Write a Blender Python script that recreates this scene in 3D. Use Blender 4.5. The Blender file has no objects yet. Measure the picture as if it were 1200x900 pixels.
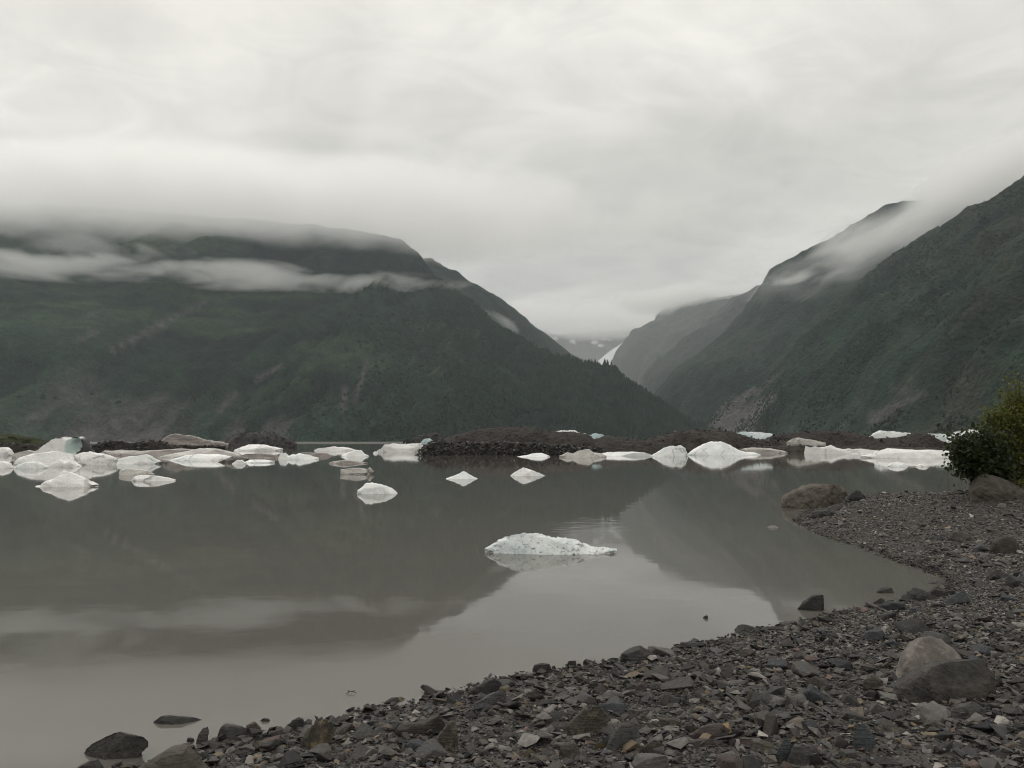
import bpy, bmesh, math, random
import numpy as np
from mathutils import Vector, Matrix, noise as mnoise

sc = bpy.context.scene
COL = sc.collection
random.seed(7)

# ------------------------------------------------------------------ camera
CAM_Z = 1.9
FPX = 906.0                                   # focal length in photo pixels (1200 wide)
PITCH = math.atan((516 - 450) / FPX)
cd = bpy.data.cameras.new("camera")
cd.sensor_width = 36.0
cd.lens = 36.0 * FPX / 1200.0
cd.clip_start = 0.05
cd.clip_end = 30000
cam = bpy.data.objects.new("camera", cd)
cam.location = (0, 0, CAM_Z)
cam.rotation_euler = (math.pi / 2 + PITCH, 0, 0)
COL.objects.link(cam)
sc.camera = cam

# ------------------------------------------------------------------ world: overcast sky
SUN_EL, SUN_AZ = 44.0, -32.0                  # azimuth from +Y, clockwise (negative = left)
world = bpy.data.worlds.new("World")
sc.world = world
world.use_nodes = True
wt = world.node_tree
wn, wl = wt.nodes, wt.links
wn.clear()
w_out = wn.new("ShaderNodeOutputWorld")
w_bg = wn.new("ShaderNodeBackground")
w_bg.inputs["Strength"].default_value = 0.1
sky = wn.new("ShaderNodeTexSky")
sky.sky_type = 'NISHITA'
sky.sun_disc = False
sky.sun_elevation = math.radians(SUN_EL)
sky.sun_rotation = math.radians(SUN_AZ)
sky.air_density = 1.0
sky.dust_density = 2.0
tc = wn.new("ShaderNodeTexCoord")
sep = wn.new("ShaderNodeSeparateXYZ")
wl.new(tc.outputs["Generated"], sep.inputs[0])


def wmath(op, a, b=None, c=None):
    n = wn.new("ShaderNodeMath")
    n.operation = op
    for i, v in enumerate((a, b, c)):
        if v is None:
            continue
        if isinstance(v, (int, float)):
            n.inputs[i].default_value = v
        else:
            wl.new(v, n.inputs[i])
    return n.outputs[0]


zc = wmath('MAXIMUM', sep.outputs[2], 0.0)
zd = wmath('ADD', zc, 0.16)
comb = wn.new("ShaderNodeCombineXYZ")
wl.new(wmath('DIVIDE', sep.outputs[0], zd), comb.inputs[0])
wl.new(wmath('DIVIDE', sep.outputs[1], zd), comb.inputs[1])


def wnoise(scale, detail, rough, off, dist=0.0, sx=1.0):
    m = wn.new("ShaderNodeMapping")
    m.inputs["Location"].default_value = off
    m.inputs["Scale"].default_value = (1.0, sx, 1.0)
    wl.new(comb.outputs[0], m.inputs[0])
    n = wn.new("ShaderNodeTexNoise")
    n.inputs["Scale"].default_value = scale
    n.inputs["Detail"].default_value = detail
    n.inputs["Roughness"].default_value = rough
    n.inputs["Distortion"].default_value = dist
    wl.new(m.outputs[0], n.inputs["Vector"])
    return n.outputs["Fac"]


def wramp(v, a, b, lo, hi):
    m = wn.new("ShaderNodeMapRange")
    m.interpolation_type = 'SMOOTHSTEP'
    wl.new(v, m.inputs[0])
    for i, x in zip((1, 2, 3, 4), (a, b, lo, hi)):
        m.inputs[i].default_value = x
    return m.outputs[0]


big = wramp(wnoise(0.33, 1.5, 0.45, (3.1, 1.7, 0.0), 0.2), 0.34, 0.66, 0.80, 1.14)
mid = wramp(wnoise(1.25, 5.0, 0.52, (5.3, 2.2, 0.0), 0.9), 0.30, 0.70, 0.86, 1.12)
fin = wramp(wnoise(3.6, 5.0, 0.58, (1.3, 7.7, 0.0), 1.2, 1.3), 0.32, 0.68, 0.94, 1.05)
zen = wramp(sep.outputs[2], 0.0, 0.8, 0.98, 1.26)      # overcast skies brighten towards the zenith
lum = wmath('MULTIPLY', wmath('MULTIPLY', big, mid), wmath('MULTIPLY', fin, zen))
lum = wmath('MULTIPLY', lum, 8.35)
cloudcol = wn.new("ShaderNodeCombineXYZ")
wl.new(wmath('MULTIPLY', lum, 1.00), cloudcol.inputs[0])
wl.new(wmath('MULTIPLY', lum, 0.968), cloudcol.inputs[1])
wl.new(wmath('MULTIPLY', lum, 0.89), cloudcol.inputs[2])
mix = wn.new("ShaderNodeMix")
mix.data_type = 'RGBA'
mix.inputs[0].default_value = 0.95             # almost closed stratus deck over the clear sky
wl.new(sky.outputs[0], mix.inputs[6])
wl.new(cloudcol.outputs[0], mix.inputs[7])
wl.new(mix.outputs[2], w_bg.inputs["Color"])
wl.new(w_bg.outputs[0], w_out.inputs["Surface"])
world.cycles.sampling_method = 'MANUAL'
world.cycles.sample_map_resolution = 256

# ------------------------------------------------------------------ sun behind the overcast
sd = bpy.data.lights.new("sun", 'SUN')
sd.energy = 0.9
sd.angle = math.radians(18)
sd.color = (1.0, 0.96, 0.9)
sun = bpy.data.objects.new("sun", sd)
el, az = math.radians(SUN_EL), math.radians(SUN_AZ)
sdir = Vector((math.sin(az) * math.cos(el), math.cos(az) * math.cos(el), math.sin(el)))
sun.rotation_euler = (-sdir).to_track_quat('-Z', 'Y').to_euler()
sun.location = sdir * 200
COL.objects.link(sun)

# ------------------------------------------------------------------ exposure and render settings
vs = sc.view_settings
vs.view_transform = 'Standard'
vs.look = 'None'
vs.exposure = 0.0
vs.gamma = 1.0
vs.use_curve_mapping = False
cy = sc.cycles
cy.use_denoising = True
cy.max_bounces = 8
cy.diffuse_bounces = 2
cy.glossy_bounces = 3
cy.transmission_bounces = 3
cy.transparent_max_bounces = 8
cy.volume_bounces = 8
cy.volume_step_rate = 4.0
cy.volume_max_steps = 128
cy.use_adaptive_sampling = True
cy.adaptive_threshold = 0.02
cy.pixel_filter_type = 'BLACKMAN_HARRIS'
cy.filter_width = 1.1

# ------------------------------------------------------------------ helpers: projection
CP, SP = math.cos(PITCH), math.sin(PITCH)


def ray(px, py):
    xr = (px - 600.0) / FPX
    yr = (450.0 - py) / FPX
    return Vector((xr, CP - yr * SP, SP + yr * CP))


def at(px, py, depth):
    """point at world distance y=depth that the photo shows at (px, py)"""
    d = ray(px, py)
    k = depth / d.y
    return Vector((d.x * k, depth, CAM_Z + d.z * k))


def on(px, py, z=0.0):
    """point on the level z that the photo shows at (px, py)"""
    d = ray(px, py)
    k = (z - CAM_Z) / d.z
    return Vector((d.x * k, d.y * k, z))


def project(P):
    """photo pixel of world points (n,3)"""
    x, y, z = P[:, 0], P[:, 1], P[:, 2] - CAM_Z
    f = y * CP + z * SP
    u = -y * SP + z * CP
    f = np.maximum(f, 0.01)
    return 600 + FPX * x / f, 450 - FPX * u / f


# ------------------------------------------------------------------ helpers: noise in numpy
def _h(ix, iy, iz, seed):
    h = (ix.astype(np.int64) * 374761393 + iy.astype(np.int64) * 668265263
         + iz.astype(np.int64) * 2147483647 + seed * 974711) & 0xffffffff
    h = ((h ^ (h >> 13)) * 1274126177) & 0xffffffff
    h = ((h ^ (h >> 16)) * 2246822519) & 0xffffffff
    return ((h ^ (h >> 15)) & 0xffffff) / float(0xffffff)


def vnoise(P, seed=0):
    P = np.asarray(P, float)
    I = np.floor(P)
    F = P - I
    F = F * F * F * (F * (F * 6 - 15) + 10)
    I = I.astype(np.int64)
    out = 0
    for dx in (0, 1):
        wx = F[:, 0] if dx else 1 - F[:, 0]
        for dy in (0, 1):
            wy = F[:, 1] if dy else 1 - F[:, 1]
            for dz in (0, 1):
                wz = F[:, 2] if dz else 1 - F[:, 2]
                out = out + wx * wy * wz * _h(I[:, 0] + dx, I[:, 1] + dy, I[:, 2] + dz, seed)
    return out * 2 - 1


def fbm(P, octaves=4, gain=0.5, seed=0):
    a, s, n = 1.0, 0.0, 0.0
    P = np.asarray(P, float).copy()
    for k in range(octaves):
        s = s + a * vnoise(P + 17.3 * k, seed + k)
        n += a
        P = P * 2.03
        a *= gain
    return s / n


def ridged(P, octaves=4, gain=0.5, seed=0):
    a, s, n = 1.0, 0.0, 0.0
    P = np.asarray(P, float).copy()
    for k in range(octaves):
        s = s + a * (1 - 2 * np.abs(vnoise(P + 9.1 * k, seed + k)))
        n += a
        P = P * 2.07
        a *= gain
    return s / n


def sstep(x, a, b):
    t = np.clip((x - a) / (b - a), 0, 1)
    return t * t * (3 - 2 * t)


# ------------------------------------------------------------------ helpers: objects
def mesh_np(name, V, F, mat, colors=None, smooth=True, kind=None, parent=None, colname="tint"):
    """mesh object from numpy arrays; F is (n,3) or (n,4)"""
    V = np.ascontiguousarray(V, dtype=np.float32)
    F = np.ascontiguousarray(F, dtype=np.int32)
    me = bpy.data.meshes.new(name)
    k = F.shape[1]
    me.vertices.add(len(V))
    me.vertices.foreach_set("co", V.ravel())
    me.loops.add(F.size)
    me.loops.foreach_set("vertex_index", F.ravel())
    me.polygons.add(len(F))
    me.polygons.foreach_set("loop_start", np.arange(0, F.size, k, dtype=np.int32))
    me.polygons.foreach_set("loop_total", np.full(len(F), k, dtype=np.int32))
    me.polygons.foreach_set("use_smooth", np.full(len(F), smooth, dtype=bool))
    me.update(calc_edges=True)
    if colors is not None:
        ca = me.color_attributes.new(colname, 'FLOAT_COLOR', 'POINT')
        c4 = np.ones((len(V), 4), np.float32)
        c4[:, :colors.shape[1]] = colors
        ca.data.foreach_set("color", c4.ravel())
    me.materials.append(mat)
    o = bpy.data.objects.new(name, me)
    COL.objects.link(o)
    if kind:
        o["kind"] = kind
    if parent:
        o.parent = parent
    return o


def grid_faces(nu, nv):
    i = np.arange(nu - 1)[:, None] * nv + np.arange(nv - 1)[None, :]
    i = i.ravel()
    return np.stack([i, i + nv, i + nv + 1, i + 1], 1)


def tag(o, label=None, cat=None, group=None, kind=None):
    if label:
        o["label"] = label
    if cat:
        o["category"] = cat
    if group:
        o["group"] = group
    if kind:
        o["kind"] = kind
    return o


# ------------------------------------------------------------------ helpers: materials
class NT:
    def __init__(s, name):
        s.mat = bpy.data.materials.new(name)
        s.mat.use_nodes = True
        s.t = s.mat.node_tree
        s.t.nodes.clear()
        s.out = s.n("ShaderNodeOutputMaterial")

    def n(s, typ, **kw):
        nd = s.t.nodes.new(typ)
        for k, v in kw.items():
            setattr(nd, k, v)
        return nd

    def l(s, a, b):
        s.t.links.new(a, b)

    def put(s, sock, v):
        if v is None:
            return
        if hasattr(v, "is_output"):
            s.l(v, sock)
        else:
            sock.default_value = v

    def math(s, op, a, b=None, c=None, clamp=False):
        nd = s.n("ShaderNodeMath", operation=op, use_clamp=clamp)
        for i, v in enumerate((a, b, c)):
            s.put(nd.inputs[i], v)
        return nd.outputs[0]

    def coord(s, which="Object", scale=(1, 1, 1), loc=(0, 0, 0), rot=(0, 0, 0)):
        if which == "Position":
            src = s.n("ShaderNodeNewGeometry").outputs["Position"]
        else:
            src = s.n("ShaderNodeTexCoord").outputs[which]
        m = s.n("ShaderNodeMapping")
        m.inputs["Scale"].default_value = scale
        m.inputs["Location"].default_value = loc
        m.inputs["Rotation"].default_value = rot
        s.l(src, m.inputs[0])
        return m.outputs[0]

    def noise(s, vec, scale, detail=4, rough=0.55, dist=0.0):
        nd = s.n("ShaderNodeTexNoise")
        s.l(vec, nd.inputs["Vector"])
        nd.inputs["Scale"].default_value = scale
        nd.inputs["Detail"].default_value = detail
        nd.inputs["Roughness"].default_value = rough
        nd.inputs["Distortion"].default_value = dist
        return nd.outputs["Fac"]

    def voro(s, vec, scale, feature='F1', rnd=1.0):
        nd = s.n("ShaderNodeTexVoronoi", feature=feature)
        s.l(vec, nd.inputs["Vector"])
        nd.inputs["Scale"].default_value = scale
        nd.inputs["Randomness"].default_value = rnd
        return nd

    def ramp(s, v, a, b, lo=0.0, hi=1.0):
        nd = s.n("ShaderNodeMapRange", interpolation_type='SMOOTHSTEP')
        s.l(v, nd.inputs[0])
        for i, x in zip((1, 2, 3, 4), (a, b, lo, hi)):
            s.put(nd.inputs[i], x)
        return nd.outputs[0]

    def mix(s, f, a, b, blend='MIX'):
        nd = s.n("ShaderNodeMix", data_type='RGBA', blend_type=blend)
        s.put(nd.inputs[0], f)
        for i, v in ((6, a), (7, b)):
            if isinstance(v, tuple) and len(v) == 3:
                v = v + (1.0,)
            s.put(nd.inputs[i], v)
        return nd.outputs[2]

    def attr(s, name):
        return s.n("ShaderNodeAttribute", attribute_name=name)

    def bump(s, h, strength=0.5, dist=0.1, normal=None):
        nd = s.n("ShaderNodeBump")
        nd.inputs["Strength"].default_value = strength
        nd.inputs["Distance"].default_value = dist
        s.l(h, nd.inputs["Height"])
        if normal is not None:
            s.l(normal, nd.inputs["Normal"])
        return nd.outputs[0]

    def principled(s, col, rough=0.9, normal=None, spec=0.3, **kw):
        b = s.n("ShaderNodeBsdfPrincipled")
        if isinstance(col, tuple) and len(col) == 3:
            col = col + (1.0,)
        s.put(b.inputs["Base Color"], col)
        s.put(b.inputs["Roughness"], rough)
        s.put(b.inputs["Specular IOR Level"], spec)
        if normal is not None:
            s.l(normal, b.inputs["Normal"])
        for k, v in kw.items():
            s.put(b.inputs[k], v)
        s.l(b.outputs[0], s.out.inputs["Surface"])
        return s.mat


# ================================================================== THE SETTING
# ------------------------------------------------------------------ mountains
def mat_mountain(name, fine=0.05):
    m = NT(name)
    a = m.attr("tint").outputs["Color"]
    p = m.coord("Position")
    n1 = m.noise(p, fine, 5, 0.62)
    n2 = m.noise(p, fine * 5.5, 4, 0.6)
    v = m.voro(p, fine * 4.0).outputs["Distance"]
    f = m.math('MULTIPLY', m.ramp(n1, 0.3, 0.7, 0.70, 1.32), m.ramp(n2, 0.3, 0.7, 0.80, 1.20))
    f = m.math('MULTIPLY', f, m.ramp(v, 0.0, 0.9, 1.10, 0.86))
    mul = m.n("ShaderNodeVectorMath", operation='SCALE')
    m.l(a, mul.inputs[0])
    m.l(f, mul.inputs["Scale"])
    h = m.math('ADD', m.math('MULTIPLY', n1, 1.0), m.math('MULTIPLY', n2, 0.4))
    h = m.math('SUBTRACT', h, m.math('MULTIPLY', v, 0.35))
    return m.principled(mul.outputs[0], 0.95, m.bump(h, 0.9, 12.0), 0.1)


M_MTN = mat_mountain("mountain_scrub")
FOREST = np.array((0.011, 0.022, 0.016))
SCRUB = np.array((0.020, 0.037, 0.023))
MEADOW = np.array((0.045, 0.068, 0.033))
ROCK = np.array((0.105, 0.097, 0.098))
SCREE = np.array((0.150, 0.135, 0.138))
SNOW = np.array((0.75, 0.77, 0.80))


def lerp3(A, B, t):
    return A * (1 - t[:, None]) + B * t[:, None]


def resample(pts, n, smooth=True):
    """resample a polyline at n equal parameter steps, smoothed"""
    pts = np.asarray(pts, float)
    t = np.zeros(len(pts))
    t[1:] = np.cumsum(np.linalg.norm(np.diff(pts[:, :2], axis=0), axis=1)
                      + 1e-9) if False else np.arange(1, len(pts))
    s = np.linspace(0, t[-1], n)
    return np.stack([np.interp(s, t, pts[:, k]) for k in range(pts.shape[1])], 1)


def seg_mask(px, py, a, b, w, w2=None):
    """soft mask round the image segment a-b (width w at a, w2 at b)"""
    w2 = w if w2 is None else w2
    ax, ay = a
    bx, by = b
    dx, dy = bx - ax, by - ay
    L2 = dx * dx + dy * dy
    t = np.clip(((px - ax) * dx + (py - ay) * dy) / L2, 0, 1)
    d = np.hypot(px - ax - t * dx, py - ay - t * dy)
    ww = w + (w2 - w) * t
    return np.clip(1.25 - d / ww, 0, 1)


# --- the broad forested mountain across the lake: lofted from its ridge down to its foot
def left_mountain():
    ridge_px = [(-420, 228, 2050), (-200, 233, 2000), (0, 239, 1960), (200, 250, 1950), (380, 265, 1920),
                (470, 281, 1900), (490, 297, 1880), (509, 321, 1850), (545, 347, 1800), (575, 373, 1760),
                (600, 391, 1720), (630, 408, 1690), (660, 419, 1650), (690, 427, 1600), (718, 428.5, 1560),
                (728, 441, 1545), (745, 453, 1525), (770, 469, 1490), (800, 490, 1450), (838, 507, 1420)]
    foot = [(-1900, 800), (-1250, 880), (-850, 950), (-620, 1000), (-480, 1030), (-390, 1045), (-330, 1055), (-270, 1065),
            (-190, 1080), (-120, 1095), (-60, 1110), (0, 1130), (60, 1150), (115, 1180), (165, 1215),
            (200, 1245), (235, 1275), (275, 1310), (325, 1350), (380, 1410)]
    R = np.array([tuple(at(*p)) for p in ridge_px])
    Ft = np.array([(x, y, -4.0) for x, y in foot])
    nu, nv, nb = 520, 230, 26
    R, Ft = resample(R, nu), resample(Ft, nu)
    v = np.linspace(0, 1, nv)
    # front face
    P = R[:, None, :] * (1 - v)[None, :, None] + Ft[:, None, :] * v[None, :, None]
    zr = R[:, 2][:, None]
    prof = (1 - v) ** 1.12
    bench = 0.05 * np.sin(v * 9.0 + 1.0) * (v * (1 - v)) * 2
    P[:, :, 2] = -4 + (zr + 4) * (prof + bench)[None, :]
    # back slope
    vb = np.linspace(1, 1 / nb, nb)
    B = R[:, None, :] + np.stack([vb * 40, vb * 900, -vb * 1.0], 1)[None] * np.array([1, 1, 0])
    B[:, :, 2] = R[:, 2][:, None] * (1 - vb[None, :] ** 1.3) - 4 * vb[None, :]
    G = np.concatenate([B, P], 1)
    vv = np.concatenate([-vb, v])
    NV = nb + nv
    X = G.reshape(-1, 3).copy()
    V = np.tile(vv, nu)
    U = np.repeat(np.linspace(0, 1, nu), NV)
    hgt = np.repeat(R[:, 2], NV)
    w = sstep(V, 0.0, 0.22) * (1 - sstep(V, 0.93, 1.0)) * np.clip(hgt / 250, 0.1, 1)
    gul = ridged(np.stack([U * 26 + V * 2.0, V * 2.2, V * 0], 1), 4, 0.55, 3)
    gul2 = ridged(np.stack([U * 80 + V * 5, V * 5.0, V * 0 + 4], 1), 3, 0.5, 9)
    big = fbm(X / 330.0, 4, 0.5, 5)
    fine = fbm(X / 26.0, 3, 0.6, 15)
    X[:, 2] += w * (gul * 22 + gul2 * 8 + big * 30) + np.clip(V + 0.3, 0, 1) * fine * 3.0 * np.clip(hgt / 120, 0.1, 1)
    X[:, 1] += w * (big * -40 + gul * -22)
    X[:, 2] += 6.0 * ridged(np.stack([U * 75, V * 6, V * 0 + 7], 1), 4, 0.6, 19) * np.clip(hgt / 400 - 0.25, 0, 1)
    # colours
    px, py = project(X)
    n = fbm(X / 120.0, 4, 0.6, 21)
    n2 = fbm(np.stack([U * 60 + V * 4, V * 4, V * 0], 1), 4, 0.6, 31)
    c = lerp3(np.tile(FOREST, (len(X), 1)), SCRUB, sstep(n + 0.25 * gul, -0.25, 0.35))
    c = lerp3(c, MEADOW, sstep(fbm(X / np.array([260, 260, 60.0]), 4, 0.6, 41) - 0.001 * (py - 400), 0.12, 0.5) * 0.75)
    c = c * (0.48 + 0.75 * sstep(gul + 0.5 * gul2, -0.5, 0.7))[:, None]  # gully hollows darkened in the colour, as shade the flat light lacks
    c = lerp3(c, MEADOW * 1.15, 0.7 * sstep(fbm(np.stack([U * 14 + V * 6, V * 7, V * 0 + 2], 1), 4, 0.55, 43), 0.15, 0.45) * sstep(py, 330, 350) * (1 - sstep(py, 440, 480)))
    c = lerp3(c, FOREST * 0.9, sstep(px, 480, 640) * sstep(n, -0.5, 0.2) * 0.75)
    rk = sstep(py, 400, 512) * (1 - sstep(px, 120, 330)) * sstep(n2 + 0.35 * n, -0.20, 0.35)
    rk = np.maximum(rk, 0.8 * sstep(py, 478, 506) * (1 - sstep(px, 330, 360)) * sstep(n2, -0.1, 0.25))
    for a, b, ww in (((430, 425), (415, 470), 4), ((405, 455), (402, 480), 5), ((110, 365), (50, 420), 4),
                     ((150, 372), (90, 400), 3), ((240, 355), (130, 410), 4), ((45, 395), (25, 405), 5),
                     ((330, 428), (300, 445), 4), ((195, 465), (150, 510), 9), ((275, 462), (240, 500), 5)):
        rk = np.maximum(rk, seg_mask(px, py, a, b, ww) * sstep(n2, -0.35, 0.2) * 0.8)
    c = lerp3(c, ROCK, np.clip(rk * 1.25, 0, 1) * 0.85)
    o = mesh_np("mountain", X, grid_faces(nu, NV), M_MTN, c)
    tag(o, "broad green forested mountain across the lake with its summit in cloud", "mountain", kind="structure")
    return X.reshape(nu, NV, 3)[:, nb:], o


# --- valley walls on the right and behind: spurs that come down to the valley floor
def spur(name, label, sil, D, y0, side, front_off, back_k, amp, seed, scars=(), nu=220, nv=260, rockish=0.0, warm=0.0,
         top_rise=260, drop=0.0):
    """sil: photo silhouette from the toe up at distance D; the wall runs towards the camera from D to y0"""
    pr = np.array([tuple(at(x, y, D)) for x, y in sil])
    xs, zs = pr[:, 0], pr[:, 2]
    d = xs[-1] - xs[-2]
    xs = np.append(xs, [xs[-1] + side * 350, xs[-1] + side * 900])
    zs = np.append(zs, [zs[-1] + top_rise * 0.6, zs[-1] + top_rise])
    # go on down below the lake level
    xs = np.insert(xs, 0, xs[0] - side * 40)
    zs = np.insert(zs, 0, -6.0)
    t = np.zeros(len(xs))
    t[1:] = np.cumsum(np.hypot(np.diff(xs), np.diff(zs)))
    s = np.linspace(0, t[-1], nv)
    px_, pz_ = np.interp(s, t, xs), np.interp(s, t, zs)
    # y samples: dense round the silhouette
    yb = D + np.linspace(0, 1, nu // 4)[1:] ** 1.5 * 700
    ya = D - np.linspace(1, 0, nu - len(yb)) ** 1.3 * (D - y0)
    ys = np.concatenate([ya, yb])
    nu = len(ys)
    k = np.clip((ys - D) / 700, 0, 1)
    xo = side * back_k * k ** 1.6
    f = np.clip((D - ys) / (D - y0), 0, 1)
    xo = xo + side * np.interp(f, np.linspace(0, 1, len(front_off)), front_off)
    X = np.empty((nu, nv, 3))
    X[:, :, 0] = px_[None, :] + xo[:, None]
    X[:, :, 1] = ys[:, None]
    X[:, :, 2] = pz_[None, :] * (1 - 0.75 * k[:, None] ** 1.2) * (1 - drop * f[:, None])
    X = X.reshape(-1, 3)
    Y = np.repeat(ys, nv)
    S = np.tile(s, nu)
    near = np.abs(Y - D)
    w = np.clip(0.34 + sstep(near, 0, 140), 0, 1) * sstep(S, 30, 160)
    gul = ridged(np.stack([Y / 95.0 + S / 900, S / 520.0, S * 0], 1), 4, 0.55, seed)
    gul2 = ridged(np.stack([Y / 30.0 + S / 400, S / 200.0, S * 0 + 3], 1), 3, 0.55, seed + 5)
    big = fbm(X / 300.0, 4, 0.5, seed + 7)
    fine = fbm(X / 22.0, 3, 0.6, seed + 9)
    dsp = w * amp * (gul * 27 + gul2 * 11 + big * 28) + fine * 2.6 * np.clip(S / 60, 0, 1)
    crag = ridged(np.stack([S / 120.0, Y / 170.0, S * 0 + 9], 1), 4, 0.6, seed + 21)
    dsp = dsp + amp * crag * 14.0 * sstep(S, 120, 320)
    X[:, 0] -= side * dsp * 0.6
    X[:, 2] += dsp * 0.7
    px, py = project(X)
    n = fbm(X / 110.0, 4, 0.6, seed + 11)
    n2 = fbm(np.stack([Y / 45.0, S / 300.0, S * 0], 1), 4, 0.6, seed + 13)
    c = lerp3(np.tile(FOREST, (len(X), 1)), SCRUB, sstep(n + 0.3 * gul, -0.3, 0.4))
    c = lerp3(c, MEADOW * 0.8, sstep(n2 - 0.2 * gul, 0.15, 0.6) * 0.5)
    c = c * (0.45 + 0.80 * sstep(gul + 0.5 * gul2 + 0.4 * crag, -0.7, 0.9))[:, None]  # relief shade put into the colour: hollows of gullies and crags darker
    c = lerp3(c, ROCK * 0.8, np.clip(sstep(n2 + 0.5 * gul2, 0.2, 0.8) * (0.25 + rockish), 0, 1))
    if warm:
        c = lerp3(c, np.array((0.045, 0.038, 0.026)), warm * sstep(px, 980, 1200) * sstep(n + n2, -0.5, 0.6))
    for a, b, w1, w2, st in scars:
        mk = np.clip(1.5 * seg_mask(px, py, a, b, w1, w2), 0, 1) * sstep(n2 * 0.7 + gul2 * 0.5, -0.75, 0.0)
        c = lerp3(c, SCREE, np.clip(mk * st, 0, 1))
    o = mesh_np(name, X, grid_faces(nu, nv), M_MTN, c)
    tag(o, label, "mountain", kind="structure")
    return X.reshape(nu, nv, 3)


LEFT_X, MTN_LEFT = left_mountain()
RIGHT_X = spur("mountain", "steep dark green mountain wall rising behind the shore shrub",
     [(822, 505), (842, 482), (870, 460), (905, 428), (945, 392), (985, 356), (1012, 334), (1060, 304), (1110, 273),
      (1160, 246), (1200, 220), (1290, 178)],
     1600, 430, 1, [0, 6, -10, 10, -5, 0, 20], 700, 1.0, 51,
     scars=[((850, 460), (828, 492), 8, 18, .75), ((905, 466), (850, 500), 5, 15, .9), ((884, 455), (845, 490), 3, 10, .8),
            ((918, 432), (885, 462), 2, 4, .5), ((888, 484), (872, 502), 4, 12, 1.0), ((1075, 465), (1022, 490), 2, 7, .6),
            ((1045, 455), (1085, 462), 4, 3, .22)], nu=420, nv=330, warm=0.55)
spur("mountain", "green ridge partly veiled by mist behind the steep dark wall",
     [(764, 470), (790, 440), (830, 411), (862, 383), (880, 356), (893, 337), (907, 321), (938, 305), (963, 289), (998, 269),
      (1030, 246), (1052, 238), (1078, 237), (1125, 248)],
     2150, 1660, 1, [0, 5, 60, 160, 260], 600, 1.25, 81, rockish=0.25, top_rise=-260, drop=0.35)
spur("mountain", "hazy grey green ridge with a pale gully deep in the valley",
     [(750, 470), (756, 446), (781, 422), (806, 401), (822, 388), (842, 371), (853, 361), (872, 349), (890, 338), (915, 336), (960, 345)],
     2750, 2200, 1, [0, 10, 60, 200], 600, 1.25, 101, rockish=0.3,
     scars=[((889, 338), (880, 352), 3, 5, 1.0)], top_rise=-150, drop=0.3)
spur("mountain", "pale blue grey mountain at the valley head beside the glacier",
     [(712, 500), (716, 455), (720, 426), (729, 409), (744, 392), (757, 384), (768, 379), (784, 362), (805, 357), (850, 350)],
     3500, 2800, 1, [0, 20, 100, 250], 700, 1.4, 131, rockish=0.45,
     scars=[((806, 402), (784, 416), 3, 5, .6), ((768, 376), (776, 372), 2, 2, .8)], top_rise=-100, drop=0.25)
spur("mountain", "small hazy spur showing behind the long forested ridge",
     [(712, 470), (690, 440), (668, 422), (655, 410), (640, 397), (622, 383), (606, 370), (592, 360), (570, 350), (540, 330)],
     2450, 2050, -1, [0, 20, 80, 200], 700, 0.7, 151, rockish=0.15, top_rise=-160)


# --- far head wall with snow patches and the glacier that comes down it
def head_wall():
    ridge_px = [(480, 330), (560, 352), (620, 372), (650, 384), (680, 382), (705, 380), (740, 378), (790, 372), (860, 370), (960, 372)]
    R = resample(np.array([tuple(at(x, y + 8, 4900)) for x, y in ridge_px]), 260)
    Ft = R.copy()
    Ft[:, 1] = 4000
    Ft[:, 2] = 60
    nv = 150
    v = np.linspace(0, 1, nv)
    P = R[:, None, :] * (1 - v)[None, :, None] + Ft[:, None, :] * v[None, :, None]
    P[:, :, 2] = 60 + (R[:, 2][:, None] - 60) * (1 - v[None, :]) ** 1.15
    X = P.reshape(-1, 3)
    V = np.tile(v, 260)
    g = ridged(np.stack([X[:, 0] / 130, V * 2, V * 0], 1), 4, 0.55, 161)
    b = fbm(X / 260, 4, 0.55, 163)
    X[:, 2] += (g * 22 + b * 40) * sstep(V, 0, 0.2) * (1 - sstep(V, 0.9, 1))
    px, py = project(X)
    n = fbm(X / 90, 4, 0.6, 165)
    c = lerp3(np.tile(ROCK * 0.9, (len(X), 1)), FOREST * 1.4, sstep(n, -0.1, 0.4) * 0.6)
    sn = sstep(fbm(X / np.array([75, 75, 30.0]), 3, 0.5, 167), 0.36, 0.44) * (1 - sstep(py, 402, 412)) * 0.8
    for a, w in (((650, 397), 3.2), ((671, 400), 3.2), ((697, 401), 3.5), ((704, 405), 3)):
        sn = np.maximum(sn, np.clip(1.6 - np.hypot((px - a[0]) / 1.6, py - a[1]) / w * 1.6, 0, 1))
    c = lerp3(c, SNOW, sn * 0.85)
    o = mesh_np("mountain", X, grid_faces(260, nv), M_MTN, c)
    tag(o, "far rocky head wall of the valley with small snow patches", "mountain", kind="structure")


head_wall()


def mat_glacier():
    m = NT("glacier_ice")
    p = m.coord("Position", (1, 1, 1))
    n = m.noise(p, 0.03, 5, 0.6)
    cr = m.noise(m.coord("Position", (0.25, 1.4, 1)), 0.05, 4, 0.6)
    col = m.mix(m.ramp(cr, 0.45, 0.7), (0.78, 0.80, 0.80), (0.42, 0.47, 0.50))
    return m.principled(col, 0.7, m.bump(n, 0.6, 8.0), 0.3)


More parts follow.
